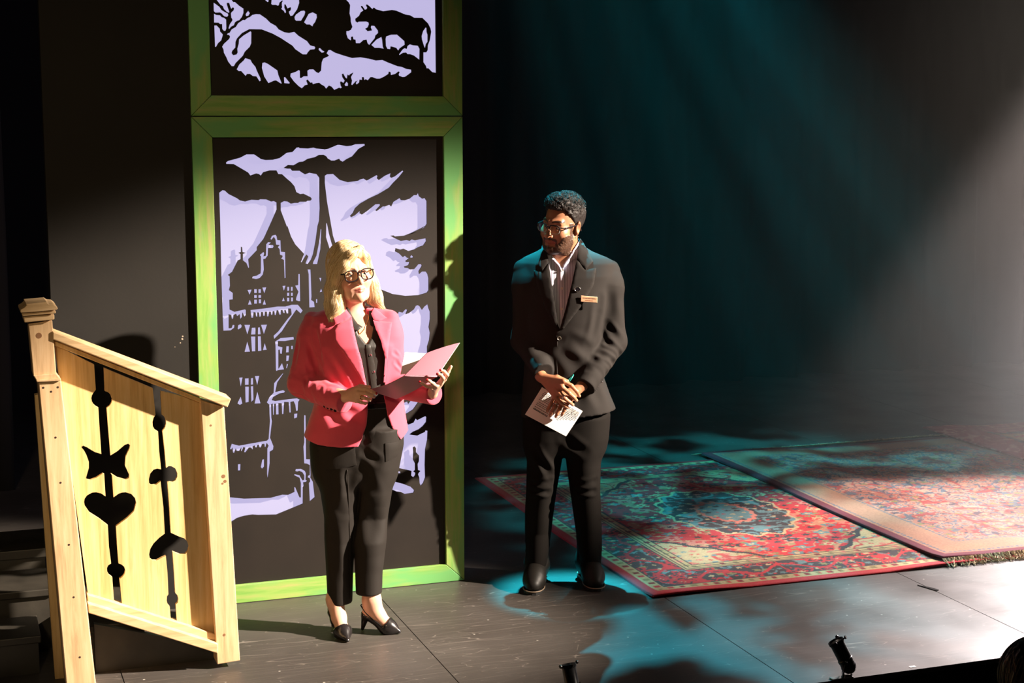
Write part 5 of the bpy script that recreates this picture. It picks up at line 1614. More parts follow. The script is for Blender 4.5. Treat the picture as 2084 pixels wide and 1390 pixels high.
strands('hair_locks', w_hair, st0, sweepw, 30, .0062, .00062, M['blond'], hair, .0008, 3, .26, lambda r: [(.40, .23, .09), (.62, .42, .20), (.76, .58, .34), (.84, .70, .48)][r.integers(0, 4)], free=loose, flick=lambda P: loose(P)[:, None] * (np.sign(wh.loc(P)[:, :1]) * wh.R[:, 0][None] * 1.1 - .25 * FH[None] * 0 + np.array([[0, -.25, 0]])))
for sx in (-1, 1): eye(wh, sx, (.10, -1, -.02), (.07, .10, .12), woman)
glasses(wh, woman, None, .0026, .0285, .0225, .0355, M['acetate'], None, y=-.104, z=-.002, sq=3.1)
# necklace, ring
nf = lambda P: np.minimum(w_torso(P) + .019, rc(P, w_neck0, w_neck1, .050, .052))
nl = line_on(nf, xz(W, [(714, 640), (722, 660), (733, 680), (741, 671), (748, 652), (748, 638)], -.08), 40, .002)
mk('necklace', *join(tube(nl, .0011, 5), lathe([(0, .003), (.005, .001), (.005, -.001), (0, -.003)], 10, (0, 1, 0), nl[17] + np.array([0, -.002, -.004]))), M['gold'], woman, smooth=True)
a, b_ = np.array(knL[2]), np.array(fgL[2][0]); c = a + (b_ - a) * .62
mk('ring', *tube([c + .0102 * (math.cos(t) * np.array([0, 0, 1]) + math.sin(t) * np.cross((b_ - a) / np.linalg.norm(b_ - a), [0, 0, 1])) for t in np.linspace(0, 2 * math.pi, 17)[:-1]], .0022, 6, True), M['gold'], woman, smooth=True)


# the open folder and a loose sheet
def sheet(name, corners, th, m, bow=(0, 0, 0), root=None, n=10, org=None):
    A, B, C_, D = [np.array(c, float) for c in corners]; V = []; Fc = []
    nr = np.cross(B - A, D - A); nr /= np.linalg.norm(nr)
    for s in (0, 1):
        for j in range(n + 1):
            for i in range(n + 1):
                u, v = i / n, j / n
                p = (A * (1 - u) + B * u) * (1 - v) + (D * (1 - u) + C_ * u) * v
                V.append(p + np.array(bow) * math.sin(math.pi * u) * (1 - .3 * v) + nr * th * (s - .5) - (org if org is not None else 0))
    N = (n + 1) ** 2
    for j in range(n):
        for i in range(n):
            a = j * (n + 1) + i; q = (a, a + 1, a + n + 2, a + n + 1)
            Fc.append(q[::-1]); Fc.append(tuple(k + N for k in q))
    lp = list(range(n + 1)) + [k * (n + 1) + n for k in range(1, n + 1)] + [n * (n + 1) + k for k in range(n - 1, -1, -1)] + [k * (n + 1) for k in range(n - 1, 0, -1)]
    for k in range(len(lp)):
        a, b = lp[k], lp[(k + 1) % len(lp)]; Fc.append((a, b, b + N, a + N))
    o = mk(name, V, Fc, m, root, smooth=False)
    return o


FB, FC_ = W(822, 765, -.345), W(889, 766, -.262)
FA, FD = W(748, 793, -.262), W(806, 812, -.165)
FT2, FT1 = W(934, 698, -.235), W(868, 719, -.33)
fol = empty('folder', tuple(W.b), -YAW); tag(fol, 'open burgundy folder held in both hands by the blond woman', 'folder')
sheet('cover', [FA, FB, FC_, FD], .0028, M['folder'], (0, -.006, -.008), fol)
sheet('cover', [FB, FC_, FT2, FT1], .0028, M['folder'], (0, -.004, .004), fol)
mk('spine', *tube([FB + (FC_ - FB) * t for t in np.linspace(0, 1, 6)], .0032, 6), M['folder'], fol, smooth=True)
mk('page_edge', *tube([FC_ + (.002, .006, .002), FT2 + (.002, .006, .0)], .0018, 5), M['paper'], fol)
pp = empty('paper_sheet', tuple(W.b), -YAW); tag(pp, 'white sheet of paper lying inside the burgundy folder', 'paper')
sheet('page', [W(815, 762, -.30), W(852, 762, -.25), W(876, 720, -.225), W(824, 717, -.255)], .001, M['paper'], (0, .004, 0), pp)

# ================= the man
Mn = Frame((2.665, 6.83, 0))
man = place('man with black hair, beard and glasses in a charcoal suit, hands folded', Mn)
mh = Head(Mn(1144, 457, -.02), math.radians(-38), math.radians(5), math.radians(7), 1.03, True)
yawM = math.radians(-7)
torm = table(Mn, [(496, 1118, 1180, .055, .02), (512, 1092, 1206, .080, .02), (524, 1066, 1236, .088, .015), (534, 1054, 1250, .100, .012), (560, 1056, 1250, .120, .005), (600, 1065, 1240, .140, 0), (650, 1067, 1230, .146, 0), (700, 1070, 1222, .146, 0), (760, 1067, 1226, .146, 0), (800, 1064, 1240, .148, 0), (850, 1060, 1262, .150, 0)], yawM)
smL = [Mn(1061, 548, .01), Mn(1071, 580, .0), Mn(1068, 692, .0), Mn(1106, 757, -.175)]
smR = [Mn(1244, 551, .01), Mn(1239, 580, .0), Mn(1248, 695, .0), Mn(1190, 788, -.185)]
vee = xz(Mn, [(1114, 505), (1113, 528), (1122, 590), (1133, 655), (1139, 672), (1146, 660), (1160, 600), (1174, 545), (1182, 505), (1175, 480), (1120, 480)], -.11)


def m_torso(P): return loft(P, torm, yawM, 2.4)


def m_full(P):
    d = m_torso(P)
    dl, cl = sleeve(P, smL, (.034, .063, .058, .048)); dr, cr = sleeve(P, smR, (.036, .066, .059, .050))
    dl = smax(dl, cl, .004); dr = smax(dr, cr, .004)
    dl = np.where(cl > -.03, np.maximum(dl, -(dl + .008)), dl); dr = np.where(cr > -.03, np.maximum(dr, -(dr + .008)), dr)
    return smin(smin(d, dl, .025), dr, .025)


def m_jacket(P):
    d = m_full(P)
    zh = np.interp(P[:, 0], [Mn(1060, 850, 0)[0], Mn(1180, 838, 0)[0], Mn(1258, 829, 0)[0]], [Mn(1060, 850, 0)[2], Mn(1180, 838, 0)[2], Mn(1258, 829, 0)[2]])
    d = np.maximum(d, zh - P[:, 2])
    d = smax(d, P[:, 2] - Mn(1145, 500, 0)[2], .006)
    d = smax(d, -rc(P, Mn(1150, 545, .015), mh.out((0, .03, -.02)), .074, .078), .006)
    return smax(d, -np.maximum(poly2(P[:, 0], P[:, 2], vee), P[:, 1] + .02), .004)


def m_shirt(P): return m_torso(P) + .012


m_vee = xz(Mn, [(1118, 500), (1124, 528), (1142, 548), (1150, 540), (1168, 512), (1170, 490)], -.1)


def m_shirt_cut(P):
    d = np.maximum(m_shirt(P), np.maximum(P[:, 2] - Mn(1145, 505, 0)[2], Mn(1140, 720, 0)[2] - P[:, 2]))
    return smax(d, -np.maximum(poly2(P[:, 0], P[:, 2], m_vee), P[:, 1] + .0), .003)


mT1, mT2 = Mn.g(1083, 1212), Mn.g(1216, 1205)
mu1 = np.array([-.12, -1, 0]); mu1 /= np.linalg.norm(mu1); mu2 = np.array([.16, -1, 0]); mu2 /= np.linalg.norm(mu2)
mH1, mH2 = mT1 - mu1 * .29, mT2 - mu2 * .29
wrA, wrB = Mn(1101, 766, -.175), Mn(1184, 786, -.19)
knA = [Mn(1147, 776, -.268), Mn(1144, 788, -.278), Mn(1138, 800, -.277), Mn(1131, 809, -.270)]
fgA = [[Mn(1163, 785, -.272), Mn(1174, 797, -.262), Mn(1179, 806, -.250)], [Mn(1158, 800, -.288), Mn(1168, 809, -.278), Mn(1173, 815, -.262)], [Mn(1150, 811, -.288), Mn(1160, 819, -.278), Mn(1166, 824, -.264)], [Mn(1141, 819, -.280), Mn(1150, 826, -.274), Mn(1156, 830, -.262)]]
thA = [Mn(1112, 770, -.19), Mn(1134, 768, -.225), Mn(1154, 776, -.235)]
knB = [Mn(1128, 808, -.246), Mn(1136, 814, -.250), Mn(1144, 819, -.250), Mn(1152, 824, -.246)]
fgB = [[Mn(1121, 822, -.258), Mn(1116, 831, -.256), Mn(1114, 837, -.252)], [Mn(1129, 829, -.264), Mn(1123, 839, -.262), Mn(1120, 846, -.257)], [Mn(1139, 832, -.264), Mn(1134, 842, -.262), Mn(1131, 848, -.257)], [Mn(1149, 834, -.259), Mn(1145, 841, -.257), Mn(1143, 845, -.253)]]
m_neck0, m_neck1 = mh.out((0, .022, -.06)), Mn(1150, 535, .02)
mhL, mhR = Mn(1105, 880, 0), Mn(1195, 880, 0)


def m_foot(P, H_, T_):
    u = (T_ - H_) / np.linalg.norm(T_ - H_); z = lambda h: np.array([0, 0, h])
    return chain(P, [H_ + u * .07 + z(.25), H_ + u * .075 + z(.10), H_ + u * .17 + z(.05), T_ - u * .06 + z(.03)], (.04, .04, .032, .022), .03)


def m_body(P):
    z = P[:, 2]; d = np.full(len(P), 1e3, np.float32)
    def part(m, fn):
        if m.any(): d[m] = fn(P[m], d[m])
    part(z > 1.35, lambda p, c: np.minimum(c, mh.sdf(p)))
    part(z > 1.2, lambda p, c: smin(c, rc(p, m_neck0, m_neck1, .060, .064), .025))
    def tor(p):
        t = np.maximum(m_torso(p) + .022, p[:, 2] - Mn(1145, 516, 0)[2]); return np.maximum(t, Mn(1145, 806, 0)[2] - p[:, 2])
    part((z > .7) & (z < 1.7), lambda p, c: smin(c, tor(p), .03))
    part((z > .75) & (z < 1.65), lambda p, c: smin(c, np.minimum(chain(p, [smL[1], smL[2], wrA], (.045, .040, .026), .02), chain(p, [smR[1], smR[2], wrB], (.045, .040, .026), .02)), .02))
    hz = (z > .72) & (z < 1.15)
    part(hz, lambda p, c: smin(c, hand_sdf(p, wrA, knA, fgA, thA, 1.08), .010))
    part(hz, lambda p, c: smin(c, hand_sdf(p, wrB, knB, fgB, None, 1.02), .003))
    part(z < .98, lambda p, c: smin(c, np.minimum(chain(p, [mhL, Mn(1100, 1030, 0), mH1 + mu1 * .07 + (0, 0, .25)], (.07, .05, .04), .03), chain(p, [mhR, Mn(1193, 1030, 0), mH2 + mu2 * .07 + (0, 0, .25)], (.07, .05, .04), .03)), .03))
    part(z < .4, lambda p, c: smin(c, np.minimum(m_foot(p, mH1, mT1), m_foot(p, mH2, mT2)), .02))
    return d


def beard_mask(q):
    a = np.abs(q[:, 0])
    jaw = (q[:, 2] < np.where(a < .03, -.083, -.080 + 1.25 * (a - .030))) & (q[:, 1] < -.006) & (a < .073) & (q[:, 2] > -.128)
    side = (a > .064) & (q[:, 2] < .02) & (q[:, 2] > -.1) & (q[:, 1] < -.012) & (a < .074) & (q[:, 1] > -.034)
    up = ((a < .032) & (q[:, 2] < -.0475) & (q[:, 2] > -.061) | (np.abs(a - .0315) < .0045) & (q[:, 2] < -.05) & (q[:, 2] > -.09) | (a < .008) & (q[:, 2] < -.079)) & (q[:, 1] < -.06)
    lip = (a < .030) & (np.abs(q[:, 2] + .0665) < .0115 * (1 - (a / .033) ** 2)) & (q[:, 1] < -.07)
    under = (a > .006) & (a < .022) & (q[:, 2] < -.076) & (q[:, 2] > -.084) & (q[:, 1] < -.07)
    return (jaw | side | up) & ~lip & ~under, lip


def m_skin(V):
    c = np.tile(np.array((.36, .155, .080)), (len(V), 1)) * (.94 + .12 * vnoise(V * 90, 4))[:, None]
    q = mh.loc(V.astype(np.float32)); head = np.linalg.norm(q, axis=1) < .17
    a = np.abs(q[:, 0])
    def tint(m, col, k): c[m] = c[m] * (1 - k) + np.array(col) * k
    bd, lip = beard_mask(q)
    edge = vnoise(V * 350, 21)
    tint(head & bd & (edge > .12), (.016, .010, .007), .86)
    tint(head & bd & (edge <= .12), (.016, .010, .007), .55)
    tint(head & lip, (.30, .075, .060), .8)
    br = head & (np.abs(q[:, 2] - (.0235 + .007 * np.sin(np.clip((a - .010) / .045, 0, 1) * 2.6))) < .0042) & (a > .010) & (a < .054) & (q[:, 1] < -.045)
    tint(br, (.012, .008, .006), .92)
    fade = head & (q[:, 2] > -.03) & (q[:, 1] > .0) & (q[:, 1] < .035) & (a > .06) & (q[:, 2] > .02); tint(fade, (.02, .012, .01), .6)
    lid = head & (np.abs(q[:, 2] - .0095 + 20 * (a - .032) ** 2) < .003) & (a > .017) & (a < .047) & (q[:, 1] < -.06); tint(lid, (.03, .015, .01), .7)
    pl = np.array(mh.c) * 0
    for f in fgA + fgB: tint(np.linalg.norm(V - (f[-1] + np.array([0, -.006, .001])), axis=1) < .0062, (.55, .30, .22), .6)
    return c


def m_disp(V, N):
    q = mh.loc(V.astype(np.float32)); bd, _ = beard_mask(q)
    bd &= np.linalg.norm(q, axis=1) < .17
    return np.where(bd, .002 + .0025 * (vnoise(V * 260, 22) - .4), 0)


bx = seglist((-.36, .36, .0030)); by = seglist((-.36, .24, .0030))
bz = seglist((-.002, .30, .010), (.30, .74, .014), (.74, 1.06, .0026), (1.06, 1.46, .008), (1.46, 1.80, .0024))
organic('body', m_body, bx, by, bz, M['skin_m'], man, col=m_skin, disp=m_disp, rl=1)
mj_cr = [(Mn(1228, 690, -.09), Mn(1264, 725, -.05), 0.0125, 0.0066), (Mn(1215, 715, -.13), Mn(1258, 745, -.09), 0.0125, 0.0066), (Mn(1205, 730, -.14), Mn(1238, 768, -.13), 0.0137, 0.0055), (Mn(1235, 660, -.07), Mn(1258, 692, -.05), 0.0150, 0.0055), (Mn(1196, 752, -.17), Mn(1222, 782, -.16), 0.0125, 0.0039),
         (Mn(1238, 590, -.07), Mn(1246, 650, -.06), 0.0225, 0.0039), (Mn(1140, 700, -.14), Mn(1182, 762, -.14), 0.0275, 0.0050), (Mn(1150, 690, -.15), Mn(1208, 716, -.13), 0.0250, 0.0050), (Mn(1128, 690, -.15), Mn(1090, 722, -.13), 0.0250, 0.0050),
         (Mn(1080, 715, -.10), Mn(1095, 742, -.14), 0.0125, 0.0050), (Mn(1222, 610, -.12), Mn(1212, 690, -.13), 0.0200, 0.0050), (Mn(1222, 640, -.12), Mn(1200, 700, -.14), 0.0175, 0.0039), (Mn(1165, 770, -.15), Mn(1180, 830, -.15), 0.0250, 0.0039), (Mn(1205, 780, -.13), Mn(1225, 830, -.12), 0.0225, 0.0033)]
mj = organic('jacket', m_jacket, *bounds((-.32, -.31, .80), (.34, .22, 1.66), .0045), M['suit'], man, rl=2, disp=lambda V, N: creases(V, mj_cr) + .007 * (fbm(V * (7, 7, 5), 31) - .45))
ms = organic('shirt', m_shirt_cut, *bounds((-.2, -.18, 1.0), (.22, .18, 1.66), .0045), M['shirt_m'], man, rl=1, disp=lambda V, N: .006 * (fbm(V * (20, 20, 4), 33) - .45))
colf = lambda P: np.minimum(m_shirt(P), rc(P, m_neck0, m_neck1, .060, .064) - .006)
drape('collar', colf, xz(Mn, [(1112, 512), (1118, 514), (1128, 527), (1140, 540), (1141, 548), (1132, 538), (1124, 530), (1114, 527)], -.09), M['shirt_m'], ms, .003, .006, .005)
drape('collar', colf, xz(Mn, [(1181, 492), (1184, 500), (1178, 528), (1172, 526), (1158, 535), (1146, 547), (1146, 540), (1160, 522), (1172, 505)], -.09), M['shirt_m'], ms, .003, .006, .005)
drape('placket', m_shirt, xz(Mn, [(1140, 545), (1148, 545), (1149, 600), (1146, 655), (1138, 655), (1139, 600)], -.12), M['shirt_m'], ms, .002, .003, .007)
for (x, y) in [(1145, 551), (1143.5, 587), (1142.5, 628)]:
    p = Mn(x, y, -.12); yy = project(m_shirt, [p[0]], [p[2]], -.4, .1)[0]
    mk('button', *lathe([(0, .002), (.004, .002), (.006, .003), (.006, 0), (0, 0)], 12, (0, -1, 0), (p[0], yy - .005, p[2])), M['paper'], ms)
for nm, pts in [('collar', [(1106, 506), (1113, 510), (1117, 535), (1104, 552), (1090, 541)]), ('lapel', [(1117, 536), (1123, 580), (1135, 657), (1130, 664), (1111, 630), (1094, 585), (1087, 553), (1103, 553)]),
                ('collar', [(1183, 490), (1192, 502), (1208, 533), (1192, 549), (1175, 527)]), ('lapel', [(1175, 528), (1191, 549), (1214, 546), (1208, 580), (1182, 622), (1146, 668), (1139, 668), (1150, 630), (1164, 575)])]:
    drape(nm, m_full, xz(Mn, pts, -.12), M['suit'], mj, .005 + .002 * (nm == 'collar'), .008, .008)
def on_m(x, y, f=m_full, dy=-.14):
    p = Mn(x, y, dy); return np.array([p[0], project(f, [p[0]], [p[2]], -.5, .1)[0], p[2]])
p = on_m(1138, 688)
mk('front_button', *join(lathe([(0, .003), (.006, .003), (.0085, .005), (.0095, .003), (.0095, 0), (0, 0)], 16, (0, -1, 0), p + (0, -.002, 0))), mat('horn_button', (.09, .075, .06), .3), mj)
mk('buttonhole', *tube([on_m(1138, 743) + (0, -.001, 0), on_m(1148, 743.5) + (0, -.001, 0)], .0012, 5), mat('thread', (.16, .14, .12), .8), mj)
edge = line_on(m_full, xz(Mn, [(1133, 672), (1134, 700), (1133, 740), (1134, 765)], -.14), 30, -.0)
mk('front_edge', *tube(edge, .0035, 6), M['suit'], mj, smooth=True)
for k in range(6):
    t = k / 5; p = on_m(1213 + 12 * t, 797 - 19 * t, m_full, -.16)
    mk('cuff_button', *lathe([(0, .004), (.003, .0035), (.0045, .001), (.0045, 0), (0, 0)], 10, (0, -1, 0), p + (0, -.001, 0)), M['silver'], mj)
p = on_m(1175, 588) + (0, -.020, 0)
mk('lapel_pin', *join(tube([p + .0125 * (math.cos(t) * np.array([1, 0, 0]) + .8 * math.sin(t) * np.array([0, 0, 1])) for t in np.linspace(0, 2 * math.pi, 21)[:-1]], .0018, 6, True)), M['silver'], mj, smooth=True)
mk('pin_face', *lathe([(0, .001), (.011, .001), (.011, 0), (0, 0)], 20, (0, -1, 0), p), M['acetate'], mj)
# name badge with its two lines of print
q4 = [Mn(x, y, -.2) for x, y in [(1182.5, 601.5), (1216, 604.5), (1215.5, 616.5), (1182, 614)]]
by_ = on_m(1199, 609)[1] - .008
by_ = min(on_m(x, y)[1] for x, y in [(1182.5, 601.5), (1216, 604.5), (1215.5, 616.5), (1182, 614)]) - .019
q4 = [Mn(x, y, by_) for x, y in [(1182.5, 601.5), (1216, 604.5), (1215.5, 616.5), (1182, 614)]]
bpts = [np.array([q[0], by_, q[2]]) for q in q4]
bd_ = mk('name_badge', *prism(bpts, (0, .004, 0)), M['badge'], mj, bevel=.0015)


def text(name, s, size, org, xdir, parent, m):
    cu = bpy.data.curves.new(name, 'FONT'); cu.body = s; cu.size = size; cu.align_x = 'CENTER'; cu.align_y = 'CENTER'; cu.extrude = .0001
    t = bpy.data.objects.new('tmp', cu); COL.objects.link(t)
    dg = bpy.context.evaluated_depsgraph_get(); dg.update()
    me = bpy.data.meshes.new_from_object(t.evaluated_get(dg)); bpy.data.objects.remove(t)
    x = np.array(xdir, float); x /= np.linalg.norm(x); u = np.array([0, 0, 1.0]) - x * x[2]; u /= np.linalg.norm(u); n_ = np.cross(x, u)
    R_ = Matrix(((x[0], u[0], n_[0], org[0]), (x[1], u[1], n_[1], org[1]), (x[2], u[2], n_[2], org[2]), (0, 0, 0, 1)))
    me.transform(R_); me.materials.clear(); me.materials.append(m)
    o = bpy.data.objects.new(name, me); COL.objects.link(o); o.parent = parent
    return o


mid = sum(bpts) / 4
text('lettering', 'MICHAEL INAKI PAJETTA', .0054, mid + (0, -.0003, .0040), bpts[1] - bpts[0], bd_, mat('badge_print', (.08, .03, .02), .6))
text('lettering', 'ARTISTIC DIRECTOR', .0038, mid + (0, -.0003, -.006), bpts[1] - bpts[0], bd_, mat('badge_print_red', (.45, .10, .04), .6))
# trousers
myL, myR = Mn.g(1090, 1188)[1], Mn.g(1205, 1182)[1]
mpel = table(Mn, [(800, 1066, 1238, .126, 0), (850, 1068, 1238, .130, 0), (890, 1068, 1235, .122, 0), (940, 1070, 1226, .095, 0)])
mlL = table(Mn, [(830, 1068, 1150, .125, 0), (890, 1068, 1147, .120, 0), (940, 1072, 1143, .108, 0), (1000, 1070, 1132, .095, 0), (1040, 1068, 1126, .090, .01), (1080, 1068, 1122, .084, .02), (1156, 1073, 1111, .072, myL)])
mlR = table(Mn, [(830, 1148, 1238, .125, 0), (890, 1147, 1234, .120, 0), (940, 1152, 1223, .108, 0), (1000, 1160, 1222, .095, 0), (1040, 1166, 1224, .090, .01), (1080, 1172, 1225, .084, .02), (1150, 1181, 1223, .072, myR)])
mzL, mzR = Mn(1092, 1154, myL)[2], Mn(1202, 1149, myR)[2]


def m_trou(P):
    z = P[:, 2]
    a = smax(loft(P, mpel), Mn(1150, 925, 0)[2] - z, .05); a = np.maximum(a, z - Mn(1150, 800, 0)[2])
    l = np.maximum(loft(P, mlL, 0, 2.1), mzL - z); l = np.maximum(l, z - Mn(1105, 845, 0)[2])
    r = np.maximum(loft(P, mlR, 0, 2.1), mzR - z); r = np.maximum(r, z - Mn(1195, 845, 0)[2])
    return smin(a, smin(l, r, .012), .03)


mt_cr = [(Mn(1090, 915, -.1), Mn(1118, 965, -.1), .016, .010), (Mn(1078, 985, -.08), Mn(1118, 978, -.09), .012, .006), (Mn(1075, 998, -.08), Mn(1120, 1002, -.09), .012, .008), (Mn(1168, 985, -.09), Mn(1215, 978, -.08), .012, .006), (Mn(1170, 1000, -.09), Mn(1218, 1000, -.08), .012, .008),
         (Mn(1074, 1110, -.0), Mn(1112, 1116, -.0), .013, .009), (Mn(1076, 1130, .0), Mn(1110, 1136, .0), .012, .008), (Mn(1182, 1100, -.0), Mn(1222, 1108, -.0), .013, .009), (Mn(1184, 1124, .0), Mn(1220, 1128, .0), .012, .008), (Mn(1150, 890, -.11), Mn(1190, 920, -.11), .02, .006)]
organic('trousers', m_trou, *bounds((-.26, -.2, .06), (.26, .22, .96), .005), M['suit_trousers'], man, rl=2, disp=lambda V, N: creases(V, mt_cr) + .007 * (fbm(V * (9, 9, 4), 35) - .45))
for H_, T_ in ((mH1, mT1), (mH2, mT2)):
    u = (T_ - H_) / np.linalg.norm(T_ - H_)
    def boot(P, H_=H_, T_=T_, u=u):
        z = lambda h: np.array([0, 0, h])
        d = chain(P, [H_ + u * .075 + z(.20), H_ + u * .07 + z(.09), H_ + u * .055 + z(.045)], (.055, .054, .046), .03)
        d = smin(d, chain(P, [H_ + u * .08 + z(.085), H_ + u * .17 + z(.062), T_ - u * .085 + z(.042), T_ - u * .045 + z(.032)], (.050, .046, .046, .034), .03), .03)
        return np.maximum(d, np.maximum(.016 - P[:, 2], P[:, 2] - .20))
    bo = organic('boot', boot, *bounds(np.minimum(H_, T_) + (-.07, -.02, -.004), np.maximum(H_, T_) + (.07, .03, .22), .004), M['boot'], man, rl=2)
    sd = np.array([-u[1], u[0], 0]); ol = []
    for s_, w_ in [(0, .030), (.08, .042), (.25, .040), (.45, .038), (.65, .048), (.80, .047), (.92, .036), (.985, .018), (1.0, .0)]: ol.append((s_, w_))
    loop = [H_ + u * (.005 + s_ * .285) + sd * w_ for s_, w_ in ol] + [H_ + u * (.005 + s_ * .285) - sd * w_ for s_, w_ in ol[-2::-1]]
    mk('sole', *prism([p + (0, 0, .001) for p in loop], (0, 0, .014)), M['cable'], bo)
    mk('welt', *tube([p + (0, 0, .016) for p in smooth_line(loop, 3, True)], .0028, 6, True), M['welt'], bo, smooth=True)


# hair, eyes, glasses, ear stud, rings
def m_hair(P):
    q = mh.loc(P)
    d = ell(q, (0, .022, .044), (.0835, .104, .098))
    d = np.minimum(d, ell(q, (0, -.010, .095), (.070, .078, .046)))
    cut = ell(q, (0, -.125, -.02), (.075, .085, .100))
    d = smax(d, -cut, .008)
    low = q[:, 2] - np.interp(q[:, 1], [-.11, -.055, -.035, -.012, .012, .04, .12], [.082, .076, .058, .024, -.004, -.045, -.075])
    d = smax(d, -low, .012)
    side = (np.abs(q[:, 0]) - .0745)
    d = smax(d, side - .010 * np.clip((q[:, 2] - .02) / .06, 0, 1) - .0005, .006)
    return d * mh.s


def m_hair_rough(P):
    q = mh.loc(P)
    up = np.clip((q[:, 2] - .03) / .06, 0.10, 1)
    return m_hair(P) - up * (.010 * (vnoise(q * 95, 41) - .45) + .007 * (vnoise(q * 190, 42) - .45))


mhair = organic('hair', m_hair_rough, *bounds(mh.c + (-.14, -.15, -.11), mh.c + (.14, .17, .18), .0024), M['blackhair'], man, rl=0,
                col=lambda V: np.array((.012, .009, .008)) * (0.6 + 1.6 * vnoise(V * 300, 43))[:, None])
# tight curls on top
cr_ = []; cc_ = []
rr_ = np.random.default_rng(5); k = 0
while k < 420:
    v = rr_.normal(0, 1, 3); v /= np.linalg.norm(v)
    if v[2] < .25: continue
    o_ = np.array([0, .01, .06]); p = mh.out(o_)
    d_ = mh.R @ v; t = .05
    for _ in range(20): t += -float(m_hair((mh.c * 0 + p + d_ * t)[None].astype(np.float32))[0]) * .9
    c0_ = p + d_ * t
    q_ = mh.loc(c0_[None].astype(np.float32))[0]
    if q_[2] < .055: continue
    k += 1
    a1 = np.cross(d_, rr_.normal(0, 1, 3)); a1 /= np.linalg.norm(a1); a2 = np.cross(d_, a1)
    R0 = .0035 + .002 * rr_.random(); ph = rr_.random() * 6
    cr_.append(tube([c0_ + R0 * (math.cos(ph + s) * a1 + math.sin(ph + s) * a2) + d_ * (.0012 * s) for s in np.linspace(0, 7.5, 13)], .0010, 3, cap=False))
oc = mk('curls', *join(*cr_), M['blackhair'], mhair, smooth=True, col=np.tile(np.array((.016, .012, .010)), (sum(len(a[0]) for a in cr_), 1))); oc['kind'] = 'stuff'
for sx in (-1, 1): eye(mh, sx, (-.25, -1, -.10), (.05, .025, .012), man)
M['clear_rim'] = mat('clear_acetate_rim', (.35, .38, .38), .15)
glasses(mh, man, None, .0024, .0265, .0185, .0335, M['acetate'], M['clear_rim'], y=-.104, z=-.003, sq=3.2)
mk('ear_stud', *lathe([(0, .003), (.0035, .002), (.0035, -.002), (0, -.003)], 10, mh.R @ np.array([1, 0, 0]), mh.out((.083, .008, -.042))), M['silver'], man, smooth=True)
def finger_ring(a, b_, t, r, par, m=M['silver']):
    a, b_ = np.array(a), np.array(b_); u = (b_ - a) / np.linalg.norm(b_ - a); v = np.cross(u, [0, 1, 0.2]); v /= np.linalg.norm(v); w_ = np.cross(u, v); c = a + (b_ - a) * t
    mk('ring', *tube([c + r * (math.cos(s) * v + math.sin(s) * w_) for s in np.linspace(0, 2 * math.pi, 17)[:-1]], .0022, 6, True), m, par, smooth=True)
finger_ring(knA[2], fgA[2][0], .75, .0108, man); finger_ring(knB[1], fgB[1][0], .6, .0106, man)
mk('bracelet', *tube([Mn(1154, 776, -.22) + .026 * np.array([math.cos(t) * .6, math.sin(t), math.cos(t) * .8]) + (.014, .03, .004) for t in np.linspace(0, 2 * math.pi, 17)[:-1]], .003, 6, True), mat('teal_beads', (.02, .25, .22), .3), man, smooth=True)
# the sheet with print that he holds
ps = empty('paper_sheet', tuple(Mn.b), -YAW); tag(ps, 'white printed half sheet in the folded hands of the man in charcoal', 'paper')
PA, PB, PC, PD = Mn(1068.4, 843.6, -.235), Mn(1103, 788, -.218), Mn(1186, 836.7, -.228), Mn(1152, 888, -.248)
sheet('page', [PA, PB, PC, PD], .0008, M['paper'], (0, -.002, 0), ps)
rows = []
nrm_ = np.cross(PB - PA, PD - PA); nrm_ /= np.linalg.norm(nrm_)
if nrm_[1] > 0: nrm_ = -nrm_
def pat(s, t):   # s along PB->PC (text direction), t down the page from PB towards PA
    return PB + (PC - PB) * s + (PA - PB) * t + nrm_ * .0022 + np.array([0, -.002, 0]) * math.sin(math.pi * (1 - t)) * (1 - .3 * s)
def words(s0, s1, t):
    s = s0
    while s < s1:
        L_ = min(random.choice((.014, .022, .03, .036, .045)), s1 - s); h = .009
        rows.append(([pat(s, t - h), pat(s + L_, t - h), pat(s + L_, t + h), pat(s, t + h)], [(0, 1, 2, 3)])); s += L_ + .008
for k in range(9): words(.08 + .02 * (k % 3 == 0), .42, .10 + .052 * k + (.03 if k > 5 else 0))
for k in range(12): words(.60 + .03 * (k % 4 == 1), .965, .10 + .048 * k)
for k in range(4): words(.08, .42, .62 + .055 * k * (k < 2) + .4 * (k >= 2) * 0 + .03 * k)
pr = mk('printed_text', *join(*rows), M['ink'], ps); pr['kind'] = 'stuff'

# ================= a person in the front row, seen from behind
ap = CP + ray(2112, 1384) / (ray(2112, 1384) @ CF) * 4.4
Af = Frame((ap[0], ap[1], -1.0))
aud = place('person seen from behind at the bottom right corner, dark wavy hair in the front row', Af)
hz_ = ap[2] + 1.0
ac = np.array([0, 0, hz_], np.float32)


